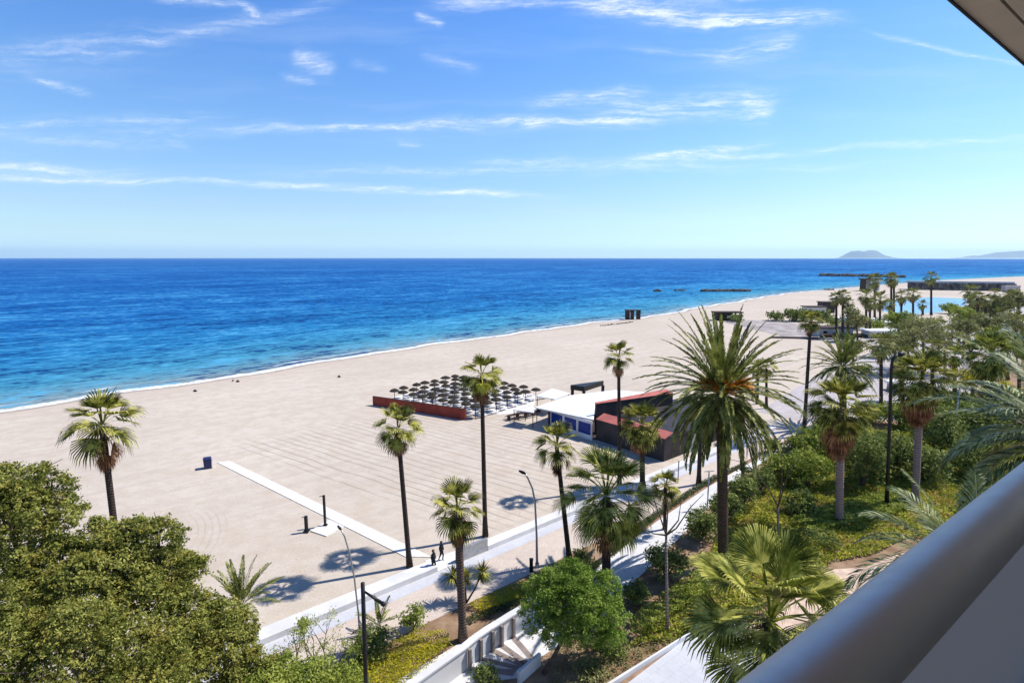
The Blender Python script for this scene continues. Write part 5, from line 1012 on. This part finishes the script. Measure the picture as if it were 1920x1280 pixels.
m_, mt, mb_ = material('brushed_rail_metal'); mb_.inputs['Base Color'].default_value = (.52, .47, .45, 1); mb_.inputs['Metallic'].default_value = .6; mb_.inputs['Roughness'].default_value = .34
Pn = mt.n('ShaderNodeTexCoord').outputs['Object']; mt.t.links.new(mt.rng(mt.noise(Pn, 30, 3), .2, .8, .42, .5), mb_.inputs['Roughness']); M['rail'] = m_
M['panel'] = simple('grey_balcony_panel', (.42, .43, .47), .6, .3, var=.05, scale=3); M['soffit'] = simple('soffit_plaster', (.60, .54, .43), .85, .1, var=.05, scale=2); M['floor'] = simple('balcony_floor', (.55, .53, .5), .7, .2, var=.08, scale=3)
fm, ft_, fb = material('frosted_glass_panel'); fb.inputs['Base Color'].default_value = (.40, .37, .35, 1); fb.inputs['Roughness'].default_value = .5; fb.inputs['Specular IOR Level'].default_value = .3
ftr = ft_.n('ShaderNodeBsdfTranslucent', {0: (.42, .37, .33, 1)}); ft_.t.links.new(ft_.n('ShaderNodeMixShader', {0: .5, 1: fb.outputs[0], 2: ftr.outputs[0]}).outputs[0], ft_.t.nodes['Material Output'].inputs[0]); M['frost'] = fm
t = empty('balcony_railing', bal(0, ox, -1.25), 'thick grey round handrail crossing the lower right corner above a grey panel', 'railing'); org = bal(0, ox, -1.25)
m_ = MB(); m_.tube([CAMP + ax + RR * a - org for a in np.linspace(-4, 9, 14)], rt, 40); m_.build('handrail', M['rail'], t, True)
def bbox(name, a0, a1, o0, o1, z0, z1, mat, parent, org_):
    m_ = MB(); m_.hexa([bal(a0, o0, z0) - org_, bal(a1, o0, z0) - org_, bal(a1, o1, z0) - org_, bal(a0, o1, z0) - org_], [bal(a0, o0, z1) - org_, bal(a1, o0, z1) - org_, bal(a1, o1, z1) - org_, bal(a0, o1, z1) - org_]); return m_.build(name, M[mat], parent)
pn_ = MB(); pt_ = [CAMP + ax + RR * a - [0, 0, rt * .9] - org for a in (9, -4)]; pn_.add([pt_[1] * [1, 1, 0], pt_[0] * [1, 1, 0], pt_[0], pt_[1]], [(0, 1, 2, 3)]); pn_.build('glass_panel', M['frost'], t)
org2 = bal(0, -3, -H); t = empty('hotel_building', org2, 'hotel balcony soffit at the top right corner and the building it belongs to', 'building')
hc = 1.35
def oatz(u, v, z): e = perp(u, v); return float(e @ NO) * z / float(e[2])
o1 = (oatz(1780, 0, hc) + oatz(1920, 118, hc)) / 2; o2 = (oatz(1875, 0, hc) + oatz(1920, 42, hc)) / 2
bbox('soffit', -6, 12, o2 + .008, o1 - .006, hc, hc + .3, 'soffit', t, org2); bbox('soffit', -6, 12, -2.2, o2 - .008, hc, hc + .3, 'soffit', t, org2); bbox('drip_edge', -6, 12, o1 - .005, o1 + .004, hc - .012, hc + .3, 'black', t, org2); bbox('shadow_gap', -6, 12, o2 - .007, o2 + .007, hc + .05, hc + .3, 'black', t, org2)
bbox('floor_slab', -6, 12, -2.2, ox + .1, -1.6, -1.26, 'floor', t, org2); bbox('rear_wall', -6, 12, -2.5, -2.21, -1.6, hc + .3, 'soffit', t, org2); bbox('lower_storeys', -6, 12, -12, ox + .02, -H, -1.61, 'white', t, org2); bbox('upper_storeys', -6, 12, -12, o1 - .3, hc + .31, 7, 'white', t, org2); bbox('inner_rooms', -6, 12, -12, -2.51, -1.6, hc + .3, 'white', t, org2)

# ------------------------------------------------------------ sea air
hz_ = bpy.data.materials.new('sea_air'); hz_.use_nodes = True; hn = hz_.node_tree; hn.nodes.remove(hn.nodes['Principled BSDF'])
pv = hn.nodes.new('ShaderNodeVolumePrincipled'); pv.inputs['Color'].default_value = (.70, .90, 1, 1); pv.inputs['Density'].default_value = 2.6e-5; pv.inputs['Anisotropy'].default_value = .2
hn.links.new(pv.outputs[0], hn.nodes['Material Output'].inputs['Volume'])
m_ = MB(); m_.box(-48000, 48000, -36000, 42000, -4, 560); tag(m_.build('haze', hz_), kind='stuff')
